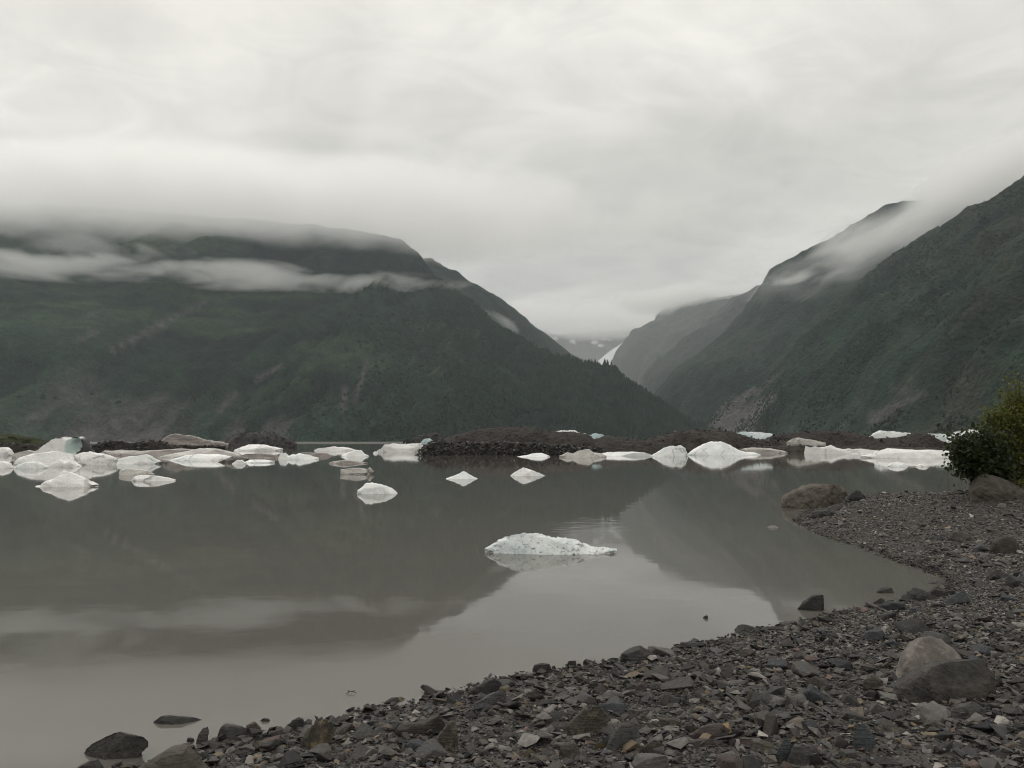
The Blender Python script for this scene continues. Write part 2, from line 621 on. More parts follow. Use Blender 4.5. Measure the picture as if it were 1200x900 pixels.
def glacier():
    ctr = [(800, 384, 4350), (770, 391, 4250), (742, 400, 4150), (723, 411, 4050), (711, 421, 3980), (700, 433, 3900), (688, 450, 3800)]
    wid = [95, 95, 88, 72, 62, 66, 75]
    C = resample(np.array([tuple(at(*p)) + (w,) for p, w in zip(ctr, wid)]), 90)
    nv = 24
    s = np.linspace(-1, 1, nv)
    T = np.gradient(C[:, :3], axis=0)
    side = np.stack([T[:, 1], -T[:, 0]], 1)
    side /= np.linalg.norm(side, axis=1)[:, None]
    X = np.empty((90, nv, 3))
    X[:, :, :2] = C[:, None, :2] + side[:, None, :] * s[None, :, None] * C[:, 3][:, None, None]
    X[:, :, 2] = C[:, 2][:, None] + 10 * (1 - s[None, :] ** 2) - 28 * np.abs(s[None, :]) ** 5
    X = X.reshape(-1, 3)
    X[:, 2] += 4 * fbm(X / np.array([60, 24, 40.0]), 3, 0.55, 171)
    o = mesh_np("glacier", X, grid_faces(90, nv), mat_glacier())
    tag(o, "white glacier tongue bending down at the head of the valley", "glacier", kind="structure")


glacier()

# --- land below everything, out to the horizon
def mat_lakebed():
    m = NT("lake_bed_silt")
    n = m.noise(m.coord("Position"), 0.02, 5, 0.6)
    return m.principled(m.mix(n, (0.05, 0.055, 0.045), (0.09, 0.085, 0.075)), 0.95)


gs = np.array([(-9000, -3000, -9), (9000, -3000, -9), (9000, 12000, -9), (-9000, 12000, -9)], float)
tag(mesh_np("ground", gs, np.array([[0, 1, 2, 3]]), mat_lakebed()), "silty lake bed and valley floor", "ground", kind="structure")


# --- the lake
def mat_water():
    m = NT("silty_lake_water")
    p = m.coord("Position", (1, 1, 1))
    n1 = m.noise(m.coord("Position", (0.5, 1.0, 1)), 0.55, 3, 0.5)
    n2 = m.noise(m.coord("Position", (0.6, 1.0, 1)), 2.6, 2, 0.5)
    silt = m.noise(p, 0.10, 4, 0.6)
    geo = m.n("ShaderNodeSeparateXYZ")
    m.l(m.n("ShaderNodeNewGeometry").outputs["Position"], geo.inputs[0])
    h = m.math('ADD', m.math('MULTIPLY', n1, 0.7), m.math('MULTIPLY', n2, 0.12))
    # a cat's paw of wind ripples in the middle of the bay
    dx = m.math('DIVIDE', m.math('SUBTRACT', geo.outputs[0], 1.7), 1.5)
    dy = m.math('DIVIDE', m.math('SUBTRACT', geo.outputs[1], 17.6), 1.6)
    r2 = m.math('ADD', m.math('MULTIPLY', dx, dx), m.math('MULTIPLY', dy, dy))
    paw = m.math('POWER', 2.718, m.math('MULTIPLY', r2, -1.0))
    rp = m.noise(m.coord("Position", (0.35, 1.0, 1), rot=(0, 0, 0.15)), 5.5, 2, 0.5)
    h = m.math('ADD', h, m.math('MULTIPLY', m.math('MULTIPLY', rp, paw), 1.1))
    bmp = m.bump(h, 1.0, 0.0042)
    col = m.mix(m.ramp(silt, 0.3, 0.7), (0.108, 0.102, 0.090), (0.124, 0.117, 0.104))
    rgh = m.ramp(geo.outputs[1], 300.0, 480.0, 0.035, 0.30)
    return m.principled(col, rgh, bmp, 0.5, IOR=1.333)


ws = np.array([(-4500, -60, 0), (4500, -60, 0), (4500, 5200, 0), (-4500, 5200, 0)], float)
tag(mesh_np("lake", ws, np.array([[0, 1, 2, 3]]), mat_water()), "still silty grey lake with mirror reflections", "water", kind="structure")
# ------------------------------------------------------------------ the beach: one sheet of ground shaped by its shoreline
SHORE_PX = [(150, 905), (215, 884), (262, 870), (330, 858), (385, 848), (440, 833), (500, 821), (560, 805), (620, 792), (690, 783),
            (745, 773), (800, 762), (850, 750), (900, 737), (945, 729), (985, 718), (1040, 707), (1085, 701), (1112, 690),
            (1108, 677), (1075, 664), (1035, 651), (995, 637), (960, 625), (934, 613), (938, 604), (950, 598)]
SHORE = [(-60, -30), (-16, -8), (-8, 1.0), (-4.6, 3.4)] + [tuple(on(x, y)[:2]) for x, y in SHORE_PX] + \
        [(8.6, 23.0), (9.6, 25.6), (11.5, 27.2), (14, 27.8), (18, 28.0), (26, 30), (44, 34), (80, 36), (80, -40), (-60, -40)]
SHORE = np.array(SHORE, float)


def shore_dist(x, y):
    """signed distance to the shoreline: positive on land"""
    d2 = np.full(x.shape, 1e12)
    inside = np.zeros(x.shape, bool)
    n = len(SHORE)
    for i in range(n):
        ax, ay = SHORE[i]
        bx, by = SHORE[(i + 1) % n]
        dx, dy = bx - ax, by - ay
        t = np.clip(((x - ax) * dx + (y - ay) * dy) / (dx * dx + dy * dy), 0, 1)
        d2 = np.minimum(d2, (x - ax - t * dx) ** 2 + (y - ay - t * dy) ** 2)
        c = ((ay > y) != (by > y)) & (x < (bx - ax) * (y - ay) / (by - ay + 1e-12) + ax)
        inside ^= c
    d = np.sqrt(d2)
    return np.where(inside, d, -d)


def beach_z(x, y):
    x, y = np.atleast_1d(np.asarray(x, float)), np.atleast_1d(np.asarray(y, float))
    d = shore_dist(x, y)
    P = np.stack([x, y, x * 0], 1)
    z = np.where(d > 0, 0.52 * (1 - np.exp(-np.maximum(d, 0) * 0.16)), 0.16 * d)
    z = np.maximum(z, -3.0)
    land = sstep(d, 0.0, 1.5)
    z = z + land * 0.50 * np.exp(-(((x - 12.6) / 3.2) ** 2 + ((y - 18.6) / 3.0) ** 2))
    z = z + (0.3 + 0.7 * land) * (0.035 * fbm(P / 1.7, 3, 0.5, 201) + 0.014 * fbm(P / 0.33, 2, 0.5, 203))
    return z


def ground_at(px, py):
    """the spot on the beach (or the water, if that is higher) that the photo shows at (px, py)"""
    z = 0.2
    for _ in range(12):
        p = on(px, py, z)
        z = 0.5 * z + 0.5 * max(float(beach_z(p.x, p.y)[0]), 0.0)
    return on(px, py, z)


def axis(a, b, fine0, fine1, hf, hc):
    v = [a]
    while v[-1] < b:
        h = hf if fine0 <= v[-1] < fine1 else hc
        v.append(v[-1] + h)
    return np.array(v)


def mat_gravel():
    m = NT("beach_gravel")
    p = m.coord("Position")
    v1 = m.voro(p, 26.0)
    v2 = m.voro(p, 11.0)
    n = m.noise(p, 0.7, 4, 0.6)
    v3 = m.voro(p, 60.0)
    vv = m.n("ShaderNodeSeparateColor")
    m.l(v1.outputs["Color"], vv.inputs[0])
    c = m.mix(m.ramp(vv.outputs[0], 0.2, 1.0), (0.018, 0.017, 0.016), (0.095, 0.088, 0.082))  # dark end lowered to stand in for shade in the crevices between stones
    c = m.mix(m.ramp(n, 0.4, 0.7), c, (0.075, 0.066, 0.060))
    h = m.math('ADD', m.math('MULTIPLY', v1.outputs["Distance"], -0.6), m.math('MULTIPLY', v2.outputs["Distance"], -1.0))
    h = m.math('ADD', h, m.math('MULTIPLY', v3.outputs["Distance"], -0.3))
    return m.principled(c, 0.85, m.bump(h, 1.0, 0.03), 0.25)


bx_ = axis(-40, 60, -6, 15, 0.10, 1.0)
by_ = axis(-30, 38, 1.5, 29, 0.10, 1.0)
BX, BY = np.meshgrid(bx_, by_, indexing='ij')
BZ = beach_z(BX.ravel(), BY.ravel())
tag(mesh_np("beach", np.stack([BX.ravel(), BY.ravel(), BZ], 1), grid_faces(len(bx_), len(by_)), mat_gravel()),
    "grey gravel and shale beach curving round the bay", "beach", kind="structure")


# ------------------------------------------------------------------ stone material and stone shapes
def mat_stone(name, c0, c1, use_tint=False, streak=True, bumpd=0.02, scale=1.0, lichen=None):
    m = NT(name)
    p = m.coord("Object")
    n1 = m.noise(p, 6.0 * scale, 5, 0.62)
    n2 = m.noise(p, 28.0 * scale, 4, 0.6)
    st = m.noise(m.coord("Object", (1.0, 1.0, 7.0), rot=(0.25, 0.15, 0)), 7.0 * scale, 4, 0.6)
    rnd = m.n("ShaderNodeObjectInfo").outputs["Random"]
    if use_tint:
        col = m.attr("tint").outputs["Color"]
        sc_ = m.n("ShaderNodeVectorMath", operation='SCALE')
        m.l(col, sc_.inputs[0])
        m.l(m.ramp(n2, 0.3, 0.7, 0.75, 1.25), sc_.inputs["Scale"])
        col = sc_.outputs[0]
        return m.principled(col, 0.75, None, 0.3)
    f = m.ramp(n1, 0.3, 0.72)
    if streak:
        f = m.math('MULTIPLY', m.math('ADD', f, m.ramp(st, 0.35, 0.68)), 0.5)
    col = m.mix(f, c0, c1)
    if lichen:
        col = m.mix(m.ramp(m.noise(p, 3.3 * scale, 4, 0.65), 0.52, 0.66), col, lichen)
    col = m.mix(m.ramp(n2, 0.55, 0.8, 0.0, 0.4), col, tuple(min(1, x * 1.9) for x in c1))
    sc_ = m.n("ShaderNodeVectorMath", operation='SCALE')
    m.l(col, sc_.inputs[0])
    m.l(m.ramp(rnd, 0.0, 1.0, 0.72, 1.3), sc_.inputs["Scale"])
    h = m.math('ADD', m.math('MULTIPLY', n2, 0.35), m.math('ADD', m.math('MULTIPLY', st, 0.7 if streak else 0.0), n1))
    return m.principled(sc_.outputs[0], 0.72, m.bump(h, 0.85, bumpd), 0.3)


S_DARK = mat_stone("dark_shale", (0.016, 0.0155, 0.0155), (0.050, 0.048, 0.046))
S_GREY = mat_stone("grey_shale", (0.045, 0.043, 0.042), (0.105, 0.100, 0.097))
S_BLUE = mat_stone("blue_grey_slate", (0.028, 0.031, 0.035), (0.075, 0.080, 0.086))
S_BROWN = mat_stone("brown_stone", (0.030, 0.026, 0.022), (0.078, 0.067, 0.056))
S_TAN = mat_stone("tan_stone", (0.032, 0.029, 0.026), (0.085, 0.074, 0.060), scale=1.6, lichen=(0.165, 0.135, 0.095))
S_OCHRE = mat_stone("ochre_stone", (0.030, 0.027, 0.024), (0.085, 0.070, 0.050), streak=False, scale=2.2, lichen=(0.215, 0.155, 0.075))
S_RED = mat_stone("reddish_stone", (0.045, 0.036, 0.034), (0.105, 0.082, 0.075))
S_PALE = mat_stone("pale_stone", (0.10, 0.095, 0.090), (0.20, 0.19, 0.18), streak=False)
S_GRANITE = mat_stone("brown_granite", (0.062, 0.053, 0.044), (0.150, 0.130, 0.110), streak=False, bumpd=0.13, scale=0.6,
                      lichen=(0.075, 0.062, 0.048))
S_PALEGRAN = mat_stone("pale_granite", (0.085, 0.076, 0.068), (0.190, 0.170, 0.152), streak=False, bumpd=0.03, scale=0.8)
S_SLAB = mat_stone("dark_slab_rock", (0.020, 0.019, 0.018), (0.060, 0.055, 0.050), streak=False, bumpd=0.05, scale=1.2, lichen=(0.045, 0.040, 0.034))
S_TINT = mat_stone("gravel_stone", None, None, use_tint=True)


def hull(npts, flat, seed, cube=0.6, bev=0.0):
    """angular stone: convex hull of points in a flattened box; returns (V, tri faces)"""
    r = random.Random(seed)
    bm = bmesh.new()
    for _ in range(npts):
        while True:
            p = Vector((r.uniform(-1, 1), r.uniform(-1, 1), r.uniform(-1, 1)))
            if p.length > 0.75 and max(abs(p.x), abs(p.y)) + abs(p.z) * 0.5 < 1.05:
                break
        if p.length > 1:
            p = p * (cube + (1 - cube) / p.length)
        bm.verts.new((p.x, p.y * r.uniform(0.7, 1.0), p.z * flat))
    res = bmesh.ops.convex_hull(bm, input=bm.verts)
    junk = [g for g in res["geom_interior"] + res["geom_unused"] if isinstance(g, bmesh.types.BMVert)]
    bmesh.ops.delete(bm, geom=list(set(junk)), context='VERTS')
    if bev:
        bmesh.ops.dissolve_limit(bm, angle_limit=0.14, verts=bm.verts, edges=bm.edges)
        bmesh.ops.bevel(bm, geom=list(bm.edges), offset=bev, segments=1, affect='EDGES', clamp_overlap=True)
    bmesh.ops.triangulate(bm, faces=bm.faces)
    bmesh.ops.recalc_face_normals(bm, faces=bm.faces)
    bm.verts.index_update()
    V = np.array([v.co[:] for v in bm.verts])
    F = np.array([[v.index for v in f.verts] for f in bm.faces])
    bm.free()
    return V, F


PEB = [hull(random.Random(k).choice((8, 9, 10)), random.Random(k * 7).choice((0.22, 0.32, 0.42, 0.6)), 300 + k) for k in range(26)]


def rot_mats(yaw, tilt, tdir):
    """tilt about a horizontal axis after yaw about z; arrays"""
    cy_, sy_ = np.cos(yaw), np.sin(yaw)
    Z = np.zeros((len(yaw), 3, 3))
    Z[:, 0, 0], Z[:, 0, 1], Z[:, 1, 0], Z[:, 1, 1], Z[:, 2, 2] = cy_, -sy_, sy_, cy_, 1
    ax, ay = np.cos(tdir), np.sin(tdir)
    c, s = np.cos(tilt), np.sin(tilt)
    T = np.zeros_like(Z)
    T[:, 0, 0] = c + ax * ax * (1 - c)
    T[:, 0, 1] = T[:, 1, 0] = ax * ay * (1 - c)
    T[:, 0, 2] = ay * s
    T[:, 1, 1] = c + ay * ay * (1 - c)
    T[:, 1, 2] = -ax * s
    T[:, 2, 0] = -ay * s
    T[:, 2, 1] = ax * s
    T[:, 2, 2] = c
    return np.einsum('nij,njk->nik', T, Z)


PALETTE = np.array([(0.050, 0.048, 0.047), (0.072, 0.069, 0.067), (0.098, 0.094, 0.091), (0.042, 0.043, 0.046), (0.080, 0.070, 0.060),
                    (0.125, 0.120, 0.115), (0.110, 0.088, 0.062), (0.090, 0.066, 0.058), (0.20, 0.19, 0.18), (0.15, 0.11, 0.06)])
PAL_W = np.array([22, 22, 18, 16, 8, 9, 2.5, 2.5, 3.0, 0.6])
PAL_W = PAL_W / PAL_W.sum()


def scatter_mesh(x, y, z, size, seed, tilt=0.42):
    """one mesh of many small stones"""
    rs = np.random.RandomState(seed)
    n = len(x)
    R = rot_mats(rs.uniform(0, 6.28, n), np.abs(rs.normal(0, tilt, n)), rs.uniform(0, 6.28, n))
    t = rs.randint(0, len(PEB), n)
    tint = PALETTE[rs.choice(len(PALETTE), n, p=PAL_W)] * rs.uniform(0.45, 1.35, n)[:, None]
    Vs, Fs, Cs, off = [], [], [], 0
    P = np.stack([x, y, z], 1)
    for k in range(len(PEB)):
        i = np.where(t == k)[0]
        if not len(i):
            continue
        V, F = PEB[k]
        S = size[i][:, None, None] * 0.5
        W = np.einsum('nij,vj->nvi', R[i], V) * S + P[i][:, None, :]
        Vs.append(W.reshape(-1, 3))
        Fs.append((F[None] + (np.arange(len(i)) * len(V))[:, None, None]).reshape(-1, 3) + off)
        Cs.append(np.repeat(tint[i], len(V), 0))
        off += len(i) * len(V)
    return np.concatenate(Vs), np.concatenate(Fs), np.concatenate(Cs)


def beach_scatter(n, ymin, ymax, smin, smax, seed, dmin=-0.14):
    """random spots on the beach within (a margin round) the view"""
    rs = np.random.RandomState(seed)
    xs, ys = [], []
    got = 0
    while got < n:
        y = np.sqrt(rs.uniform(ymin ** 2, ymax ** 2, 60000))
        x = rs.uniform(-0.78, 0.80, 60000) * y
        d = shore_dist(x, y)
        k = d > dmin
        xs.append(x[k])
        ys.append(y[k])
        got += k.sum()
    x, y = np.concatenate(xs)[:n], np.concatenate(ys)[:n]
    s = np.exp(rs.uniform(np.log(smin), np.log(smax), n) * 0.55 + np.log(smin) * 0.45)
    return x, y, s


def gravel(name, label, sets):
    Vs, Fs, Cs, off = [], [], [], 0
    for (n, a, b, s0, s1, seed) in sets:
        x, y, s = beach_scatter(n, a, b, s0, s1, seed)
        z = beach_z(x, y) + s * (0.03 + 0.30 * np.random.RandomState(seed + 5).uniform(0, 1, len(s)) ** 2)
        V, F, C = scatter_mesh(x, y, z, s, seed + 1)
        # stones in the lapped band at the water's edge are wet and dark
        wet = sstep(shore_dist(V[:, 0], V[:, 1]), 0.22, 0.02)
        C = C * (1 - 0.55 * wet)[:, None]
        # the flat towards the spit is paler, dry and a little browner
        C = C * (1.08 + 0.42 * sstep(V[:, 1], 6.0, 11.0))[:, None] * np.array([1.03, 1.0, 0.97])
        Vs.append(V)
        Fs.append(F + off)
        Cs.append(C)
        off += len(V)
    tag(mesh_np(name, np.concatenate(Vs), np.concatenate(Fs), S_TINT, np.concatenate(Cs), smooth=False), label, "gravel", kind="stuff")


gravel("gravel", "loose angular shale gravel covering the whole beach",
       [(42000, 2.2, 7.0, 0.015, 0.075, 401), (8500, 2.2, 7.5, 0.05, 0.17, 411), (650, 2.2, 8.0, 0.12, 0.24, 413), (30000, 6.5, 13.0, 0.028, 0.12, 421),
        (34000, 12.0, 29.0, 0.040, 0.12, 431), (900, 8.0, 27.0, 0.12, 0.30, 441)])
# ================================================================== bodies shaped from a front outline, with real depth
def body(outline, thick, n=44, L=19, p=2.2, q=2.0, taper=0.25, amp=0.06, nscale=0.35, seed=0, lean=0.0, base=-0.15, ysplit=0.5, rough=0.0, facets=0, notch=0.0):
    """outline: (x, z) from left to right along the top; t runs across the depth. Closed below by its own base line."""
    o = np.asarray(outline, float)
    o = np.vstack([[o[0, 0], base], o, [o[-1, 0], base]])
    d = np.zeros(len(o))
    d[1:] = np.cumsum(np.hypot(np.diff(o[:, 0]), np.diff(o[:, 1])))
    s = np.linspace(0, d[-1], n)
    # keep the corners of the outline
    s = np.unique(np.concatenate([s, d]))
    n = len(s)
    x, z = np.interp(s, d, o[:, 0]), np.interp(s, d, o[:, 1])
    a = np.linspace(-math.pi / 2, math.pi / 2, L)
    t = np.sin(a)
    sv = np.maximum(1 - np.abs(t) ** p, 0) ** (1 / q)
    sh = 1 - taper * np.abs(t) ** 2
    xc = 0.5 * (x[0] + x[-1])
    X = np.empty((n, L, 3))
    X[:, :, 0] = xc + (x[:, None] - xc) * sh[None, :]
    X[:, :, 1] = t[None, :] * thick * 0.5 * (0.55 + 0.45 * np.sqrt(np.clip(1 - ((x - xc) / (0.5 * (x[-1] - x[0]) + 1e-6)) ** 2, 0, 1)))[:, None]
    X[:, :, 2] = base + (z[:, None] - base) * sv[None, :]
    X[:, :, 1] += lean * (X[:, :, 2] - base)
    X = X.reshape(-1, 3)
    H = max(z.max() - base, 1e-3)
    sc_ = nscale * max(x[-1] - x[0], 1e-3)
    edge = np.tile(sstep(sv, 0.0, 0.35), n) * np.repeat(sstep(z - base, 0.0, 0.3 * H), L)
    N1 = fbm(X / sc_ + seed * 3.1, 3, 0.5, seed)
    N2 = fbm(X / sc_ + seed * 1.7 + 40, 3, 0.5, seed + 3)
    N3 = ridged(X / (sc_ * 0.45) + seed, 3, 0.5, seed + 6)
    tt = np.abs(np.tile(t, n))
    if (notch and facets) or facets < 0:      # keep the crest where the outline has it: break only downwards
        X[:, 2] += edge * H * amp * (1.4 * np.minimum(N1, 0.05) * (0.15 + tt) + rough * (N3 - 0.75) * (0.25 + tt))
    else:
        X[:, 2] += edge * H * amp * (N1 * (0.5 + tt) + rough * N3)
    X[:, 1] += edge * thick * amp * 1.2 * (N2 + rough * N3)
    X[:, 0] += edge * sc_ * amp * 0.5 * N2
    if facets and notch:
        # melt pits all over, and an undercut at the waterline
        pit = ridged(X / (sc_ * 0.5) + seed * 2.3, 4, 0.6, seed + 17)
        X[:, 2] += edge * H * 0.06 * (pit - 0.7)
        X[:, 1] += edge * thick * 0.035 * pit
        u = np.exp(-(X[:, 2] / (0.07 * H + 0.02)) ** 2) * notch
        X[:, 0] = xc + (X[:, 0] - xc) * (1 - u)
        X[:, 1] *= 1 - u
    r = np.random.RandomState(seed + 11)
    for k in range(abs(facets)):
        # break the surface along a flat plane
        if notch or facets < 0:       # ice breaks off its near and far faces and keeps its crest
            nv_ = np.array([r.normal(0, 0.45), (-1 if k % 4 else 1) * abs(r.normal(1.0, 0.3)), abs(r.normal(0.35, 0.3))])
        else:
            nv_ = np.array([r.normal(0, 0.75), r.normal(-0.35, 0.9), abs(r.normal(0.45, 0.5))])
        nv_ /= np.array([x[-1] - x[0], thick, H])
        nv_ /= np.linalg.norm(nv_)
        dd = X @ nv_
        hi = np.percentile(dd, 99.5)
        cut = hi - (r.uniform(0.05, 0.26) if notch or facets < 0 else r.uniform(0.03, 0.15)) * (hi - np.median(dd)) * 1.6
        X -= np.maximum(dd - cut, 0)[:, None] * nv_[None, :]
    if facets:
        X += (np.stack([fbm(X / (sc_ * 0.22) + 5 * q_, 3, 0.55, seed + 30 + q_) for q_ in range(3)], 1)) * 0.018 * H * edge[:, None]
    return X, grid_faces(n, L)


def mat_ice(name, c_top, c_low, dirt=0.0, dirtcol=(0.13, 0.115, 0.105), speck=0.0, blue=0.0, scale=1.0, crack=0.35):
    m = NT(name)
    p = m.coord("Position")
    n1 = m.noise(p, 1.6 * scale, 5, 0.6)
    n2 = m.noise(p, 9.0 * scale, 4, 0.65)
    col = m.mix(m.ramp(n1, 0.35, 0.65), c_top, c_low)
    if blue:
        nb = m.noise(p, 0.7 * scale, 3, 0.5)
        col = m.mix(m.ramp(nb, 0.48, 0.62, 0.0, blue), col, (0.44, 0.60, 0.62))
    if dirt:
        band = m.noise(m.coord("Position", (0.35, 0.5, 2.6), rot=(0, 0.12, 0)), 1.5 * scale, 5, 0.65)
        col = m.mix(m.ramp(band, 0.62 - 0.25 * dirt, 0.78 - 0.2 * dirt, 0.0, min(1.0, 0.55 + dirt * 0.45)), col, dirtcol)
    if speck:
        vz = m.noise(p, 26.0 * scale, 3, 0.7)
        cl = m.noise(p, 3.0 * scale, 2, 0.5)
        sp = m.math('MULTIPLY', m.ramp(vz, 0.60, 0.68), m.ramp(cl, 0.42, 0.62))
        col = m.mix(m.math('MULTIPLY', sp, speck), col, (0.06, 0.055, 0.05))
    warp = m.n("ShaderNodeVectorMath", operation='MULTIPLY_ADD')
    nzc = m.n("ShaderNodeTexNoise")
    nzc.inputs["Scale"].default_value = 2.0 * scale
    m.l(p, nzc.inputs["Vector"])
    m.l(nzc.outputs["Color"], warp.inputs[0])
    warp.inputs[1].default_value = (0.5 / scale,) * 3
    m.l(p, warp.inputs[2])
    cr = m.voro(warp.outputs[0], 0.85 * scale, 'DISTANCE_TO_EDGE').outputs["Distance"]
    gate = m.ramp(m.noise(p, 0.9 * scale, 2, 0.5), 0.50, 0.60)
    ck = m.math('MULTIPLY', m.ramp(cr, 0.0, 0.035, 1.0, 0.0), gate)
    col = m.mix(m.math('MULTIPLY', ck, crack), col, (0.09, 0.085, 0.08))
    h = m.math('SUBTRACT', m.math('ADD', n1, m.math('MULTIPLY', n2, 0.5)), m.math('MULTIPLY', ck, 0.6))
    return m.principled(col, 0.42, m.bump(h, 0.7, 0.12 / scale), 0.4)


I_WHITE = mat_ice("white_ice", (0.90, 0.90, 0.89), (0.76, 0.80, 0.81), scale=0.6, speck=0.3, dirt=0.03, dirtcol=(0.40, 0.38, 0.36))
I_PINK = mat_ice("weathered_ice", (0.88, 0.875, 0.868), (0.75, 0.75, 0.745), dirt=0.14, dirtcol=(0.33, 0.29, 0.26), scale=0.5, speck=0.4)
I_GREY = mat_ice("grey_ice", (0.55, 0.53, 0.50), (0.42, 0.40, 0.38), dirt=0.45, dirtcol=(0.20, 0.18, 0.165), scale=0.5, speck=0.5)
I_BROWN = mat_ice("silty_ice", (0.34, 0.31, 0.285), (0.24, 0.215, 0.20), dirt=0.7, dirtcol=(0.12, 0.105, 0.098), scale=0.6, speck=0.3)
I_BLUE = mat_ice("blue_ice", (0.80, 0.84, 0.84), (0.64, 0.72, 0.73), blue=0.9, scale=0.35, speck=0.3)
I_NEAR = mat_ice("speckled_ice", (0.78, 0.80, 0.80), (0.60, 0.65, 0.66), scale=2.2, speck=0.9, blue=0.15, crack=0.15)


def place_body(name, X, F, mat, origin, smooth=True):
    o = mesh_np(name, X, F, mat, smooth=smooth)
    o.location = origin
    return o


ICE_GROUP = "icebergs and floes adrift on the lake"


def iceberg(name, label, top, base_y, mat, depth=0.55, cat="iceberg", p=2.8, q=1.5, amp=0.12, rough=0.4, seed=None, taper=0.3, D=None, n=90, L=41,
            facets=5, nscale=0.22, zbase=None, post=None):
    """top: photo points along the upper outline; base_y: waterline of the near edge"""
    x0, x1 = top[0][0], top[-1][0]
    if D is None:
        Df = on(0.5 * (x0 + x1), base_y).y
    else:
        Df = D
    W = (x1 - x0) / FPX * Df
    th = W * depth
    Dm = Df + th * 0.42
    pts = [at(x, y, Dm) for x, y in top]
    z0 = 0.0 if zbase is None else zbase
    cx = 0.5 * (pts[0].x + pts[-1].x)
    out = [(q_.x - cx, max(q_.z - z0, 0.02)) for q_ in pts]
    H = max(o_[1] for o_ in out)
    seed = seed if seed is not None else int(abs(x0 * 7 + base_y * 13)) % 997
    X, F = body(out, th, n=n, L=L, p=p, q=q, taper=taper, amp=amp, nscale=nscale, seed=seed, base=-0.25 * H - 0.05, rough=rough, facets=facets, notch=0.018)
    if post:
        X = post(X, cx, Dm)
    o = place_body(name, X, F, mat, (cx, Dm, z0))
    tag(o, label, cat)
    return o


# ---- the near floe in the middle of the bay and the loose bergs round it
iceberg("iceberg", "speckled pale blue iceberg with long low tail floating alone in the bay",
        [(567, 643), (573, 639), (580, 636.5), (584, 632), (597, 628), (606, 625), (616, 623.5), (630, 625), (640, 628), (650, 630.5), (664, 631),
         (678, 632.5), (684, 637), (692, 640), (704, 641), (715, 640.5), (724, 642.5)], 651, I_NEAR, depth=0.36, amp=0.12, rough=0.7, n=170, L=76, p=2.0, q=1.5, nscale=0.10, facets=4)
iceberg("iceberg", "white diamond shaped iceberg afloat in front of the blue scooped berg",
        [(41, 571), (47, 568), (54, 563), (63, 560), (72, 556), (83, 553), (92, 557), (100, 560), (108, 564), (115, 567)], 571, I_PINK, 0.45, amp=0.07, rough=0.3, seed=21)
iceberg("iceberg", "blunt ended white iceberg with sloping tail, closest to the grey block floe",
        [(418, 578), (419, 574), (424, 571), (428, 566), (435, 565.5), (447, 567), (455, 570), (462, 574), (467, 577.5)], 579, I_WHITE, 0.5, amp=0.06)
iceberg("iceberg", "small white pyramid iceberg facing the dark boulder bank",
        [(521, 561), (530, 558), (538, 555), (543, 551.5), (549, 555), (555, 558.5), (560, 560.5)], 561.5, I_WHITE, 0.5, amp=0.05)
iceberg("iceberg", "small white peaked iceberg drifting off the low flat floe",
        [(598, 557), (605, 552), (613, 547.5), (622, 550), (632, 554), (640, 557)], 558, I_WHITE, 0.5, amp=0.05)
iceberg("ice_floe", "low flat white floe drifting beside the dark moraine",
        [(605, 535), (618, 533), (625, 531), (635, 530.5), (645, 534.5)], 535.5, I_WHITE, 0.5, "ice floe", amp=0.05)
iceberg("ice_floe", "blocky pale grey floe with a knobbly end beneath the peaked berg",
        [(398.5, 555), (399, 550), (410, 548.5), (420, 548), (429, 549.5), (431, 552), (434, 547.5), (438, 552), (436, 555)], 556, I_GREY, 0.5, "ice floe", p=5, q=1.3, amp=0.06)
iceberg("ice_floe", "flat brown silty slab of ice below the small white peak",
        [(385, 543), (390, 540), (405, 538.5), (415, 540), (425, 541.5), (431, 542)], 543.5, I_BROWN, 0.5, "ice floe")
iceberg("iceberg", "white peaked iceberg with a small knob at its foot beyond the brown slab",
        [(399, 534), (403, 532), (410, 529), (417, 527), (424, 527.5), (428, 532), (432, 532.5), (434, 534)], 535, I_WHITE, 0.5, amp=0.06)
iceberg("ice_floe", "dark streaked grey floe tucked behind the pointed pale floe",
        [(139, 556), (140, 551), (150, 549), (165, 549.5), (175, 552), (181, 555)], 557, I_GREY, 0.5, "ice floe", p=4, q=1.4)
iceberg("ice_floe", "pointed pale grey floe drifting alone off the long ice pack",
        [(154, 563), (158, 558), (165, 556), (178, 555.5), (190, 558), (200, 560.5), (206, 562)], 564, I_PINK, 0.5, "ice floe", amp=0.05)
# ---- the ice pack on the left
def scoop(X, cx, Dm):
    """press the hollow into the front of the berg"""
    px, py = project(X + np.array([cx, Dm, 0.0]))
    g = np.exp(-(((px - 89) / 6.0) ** 2 + ((py - 522) / 8.0) ** 2) ** 2) * (X[:, 1] < 0.3)
    X = X.copy()
    X[:, 1] += g * 0.6
    return X


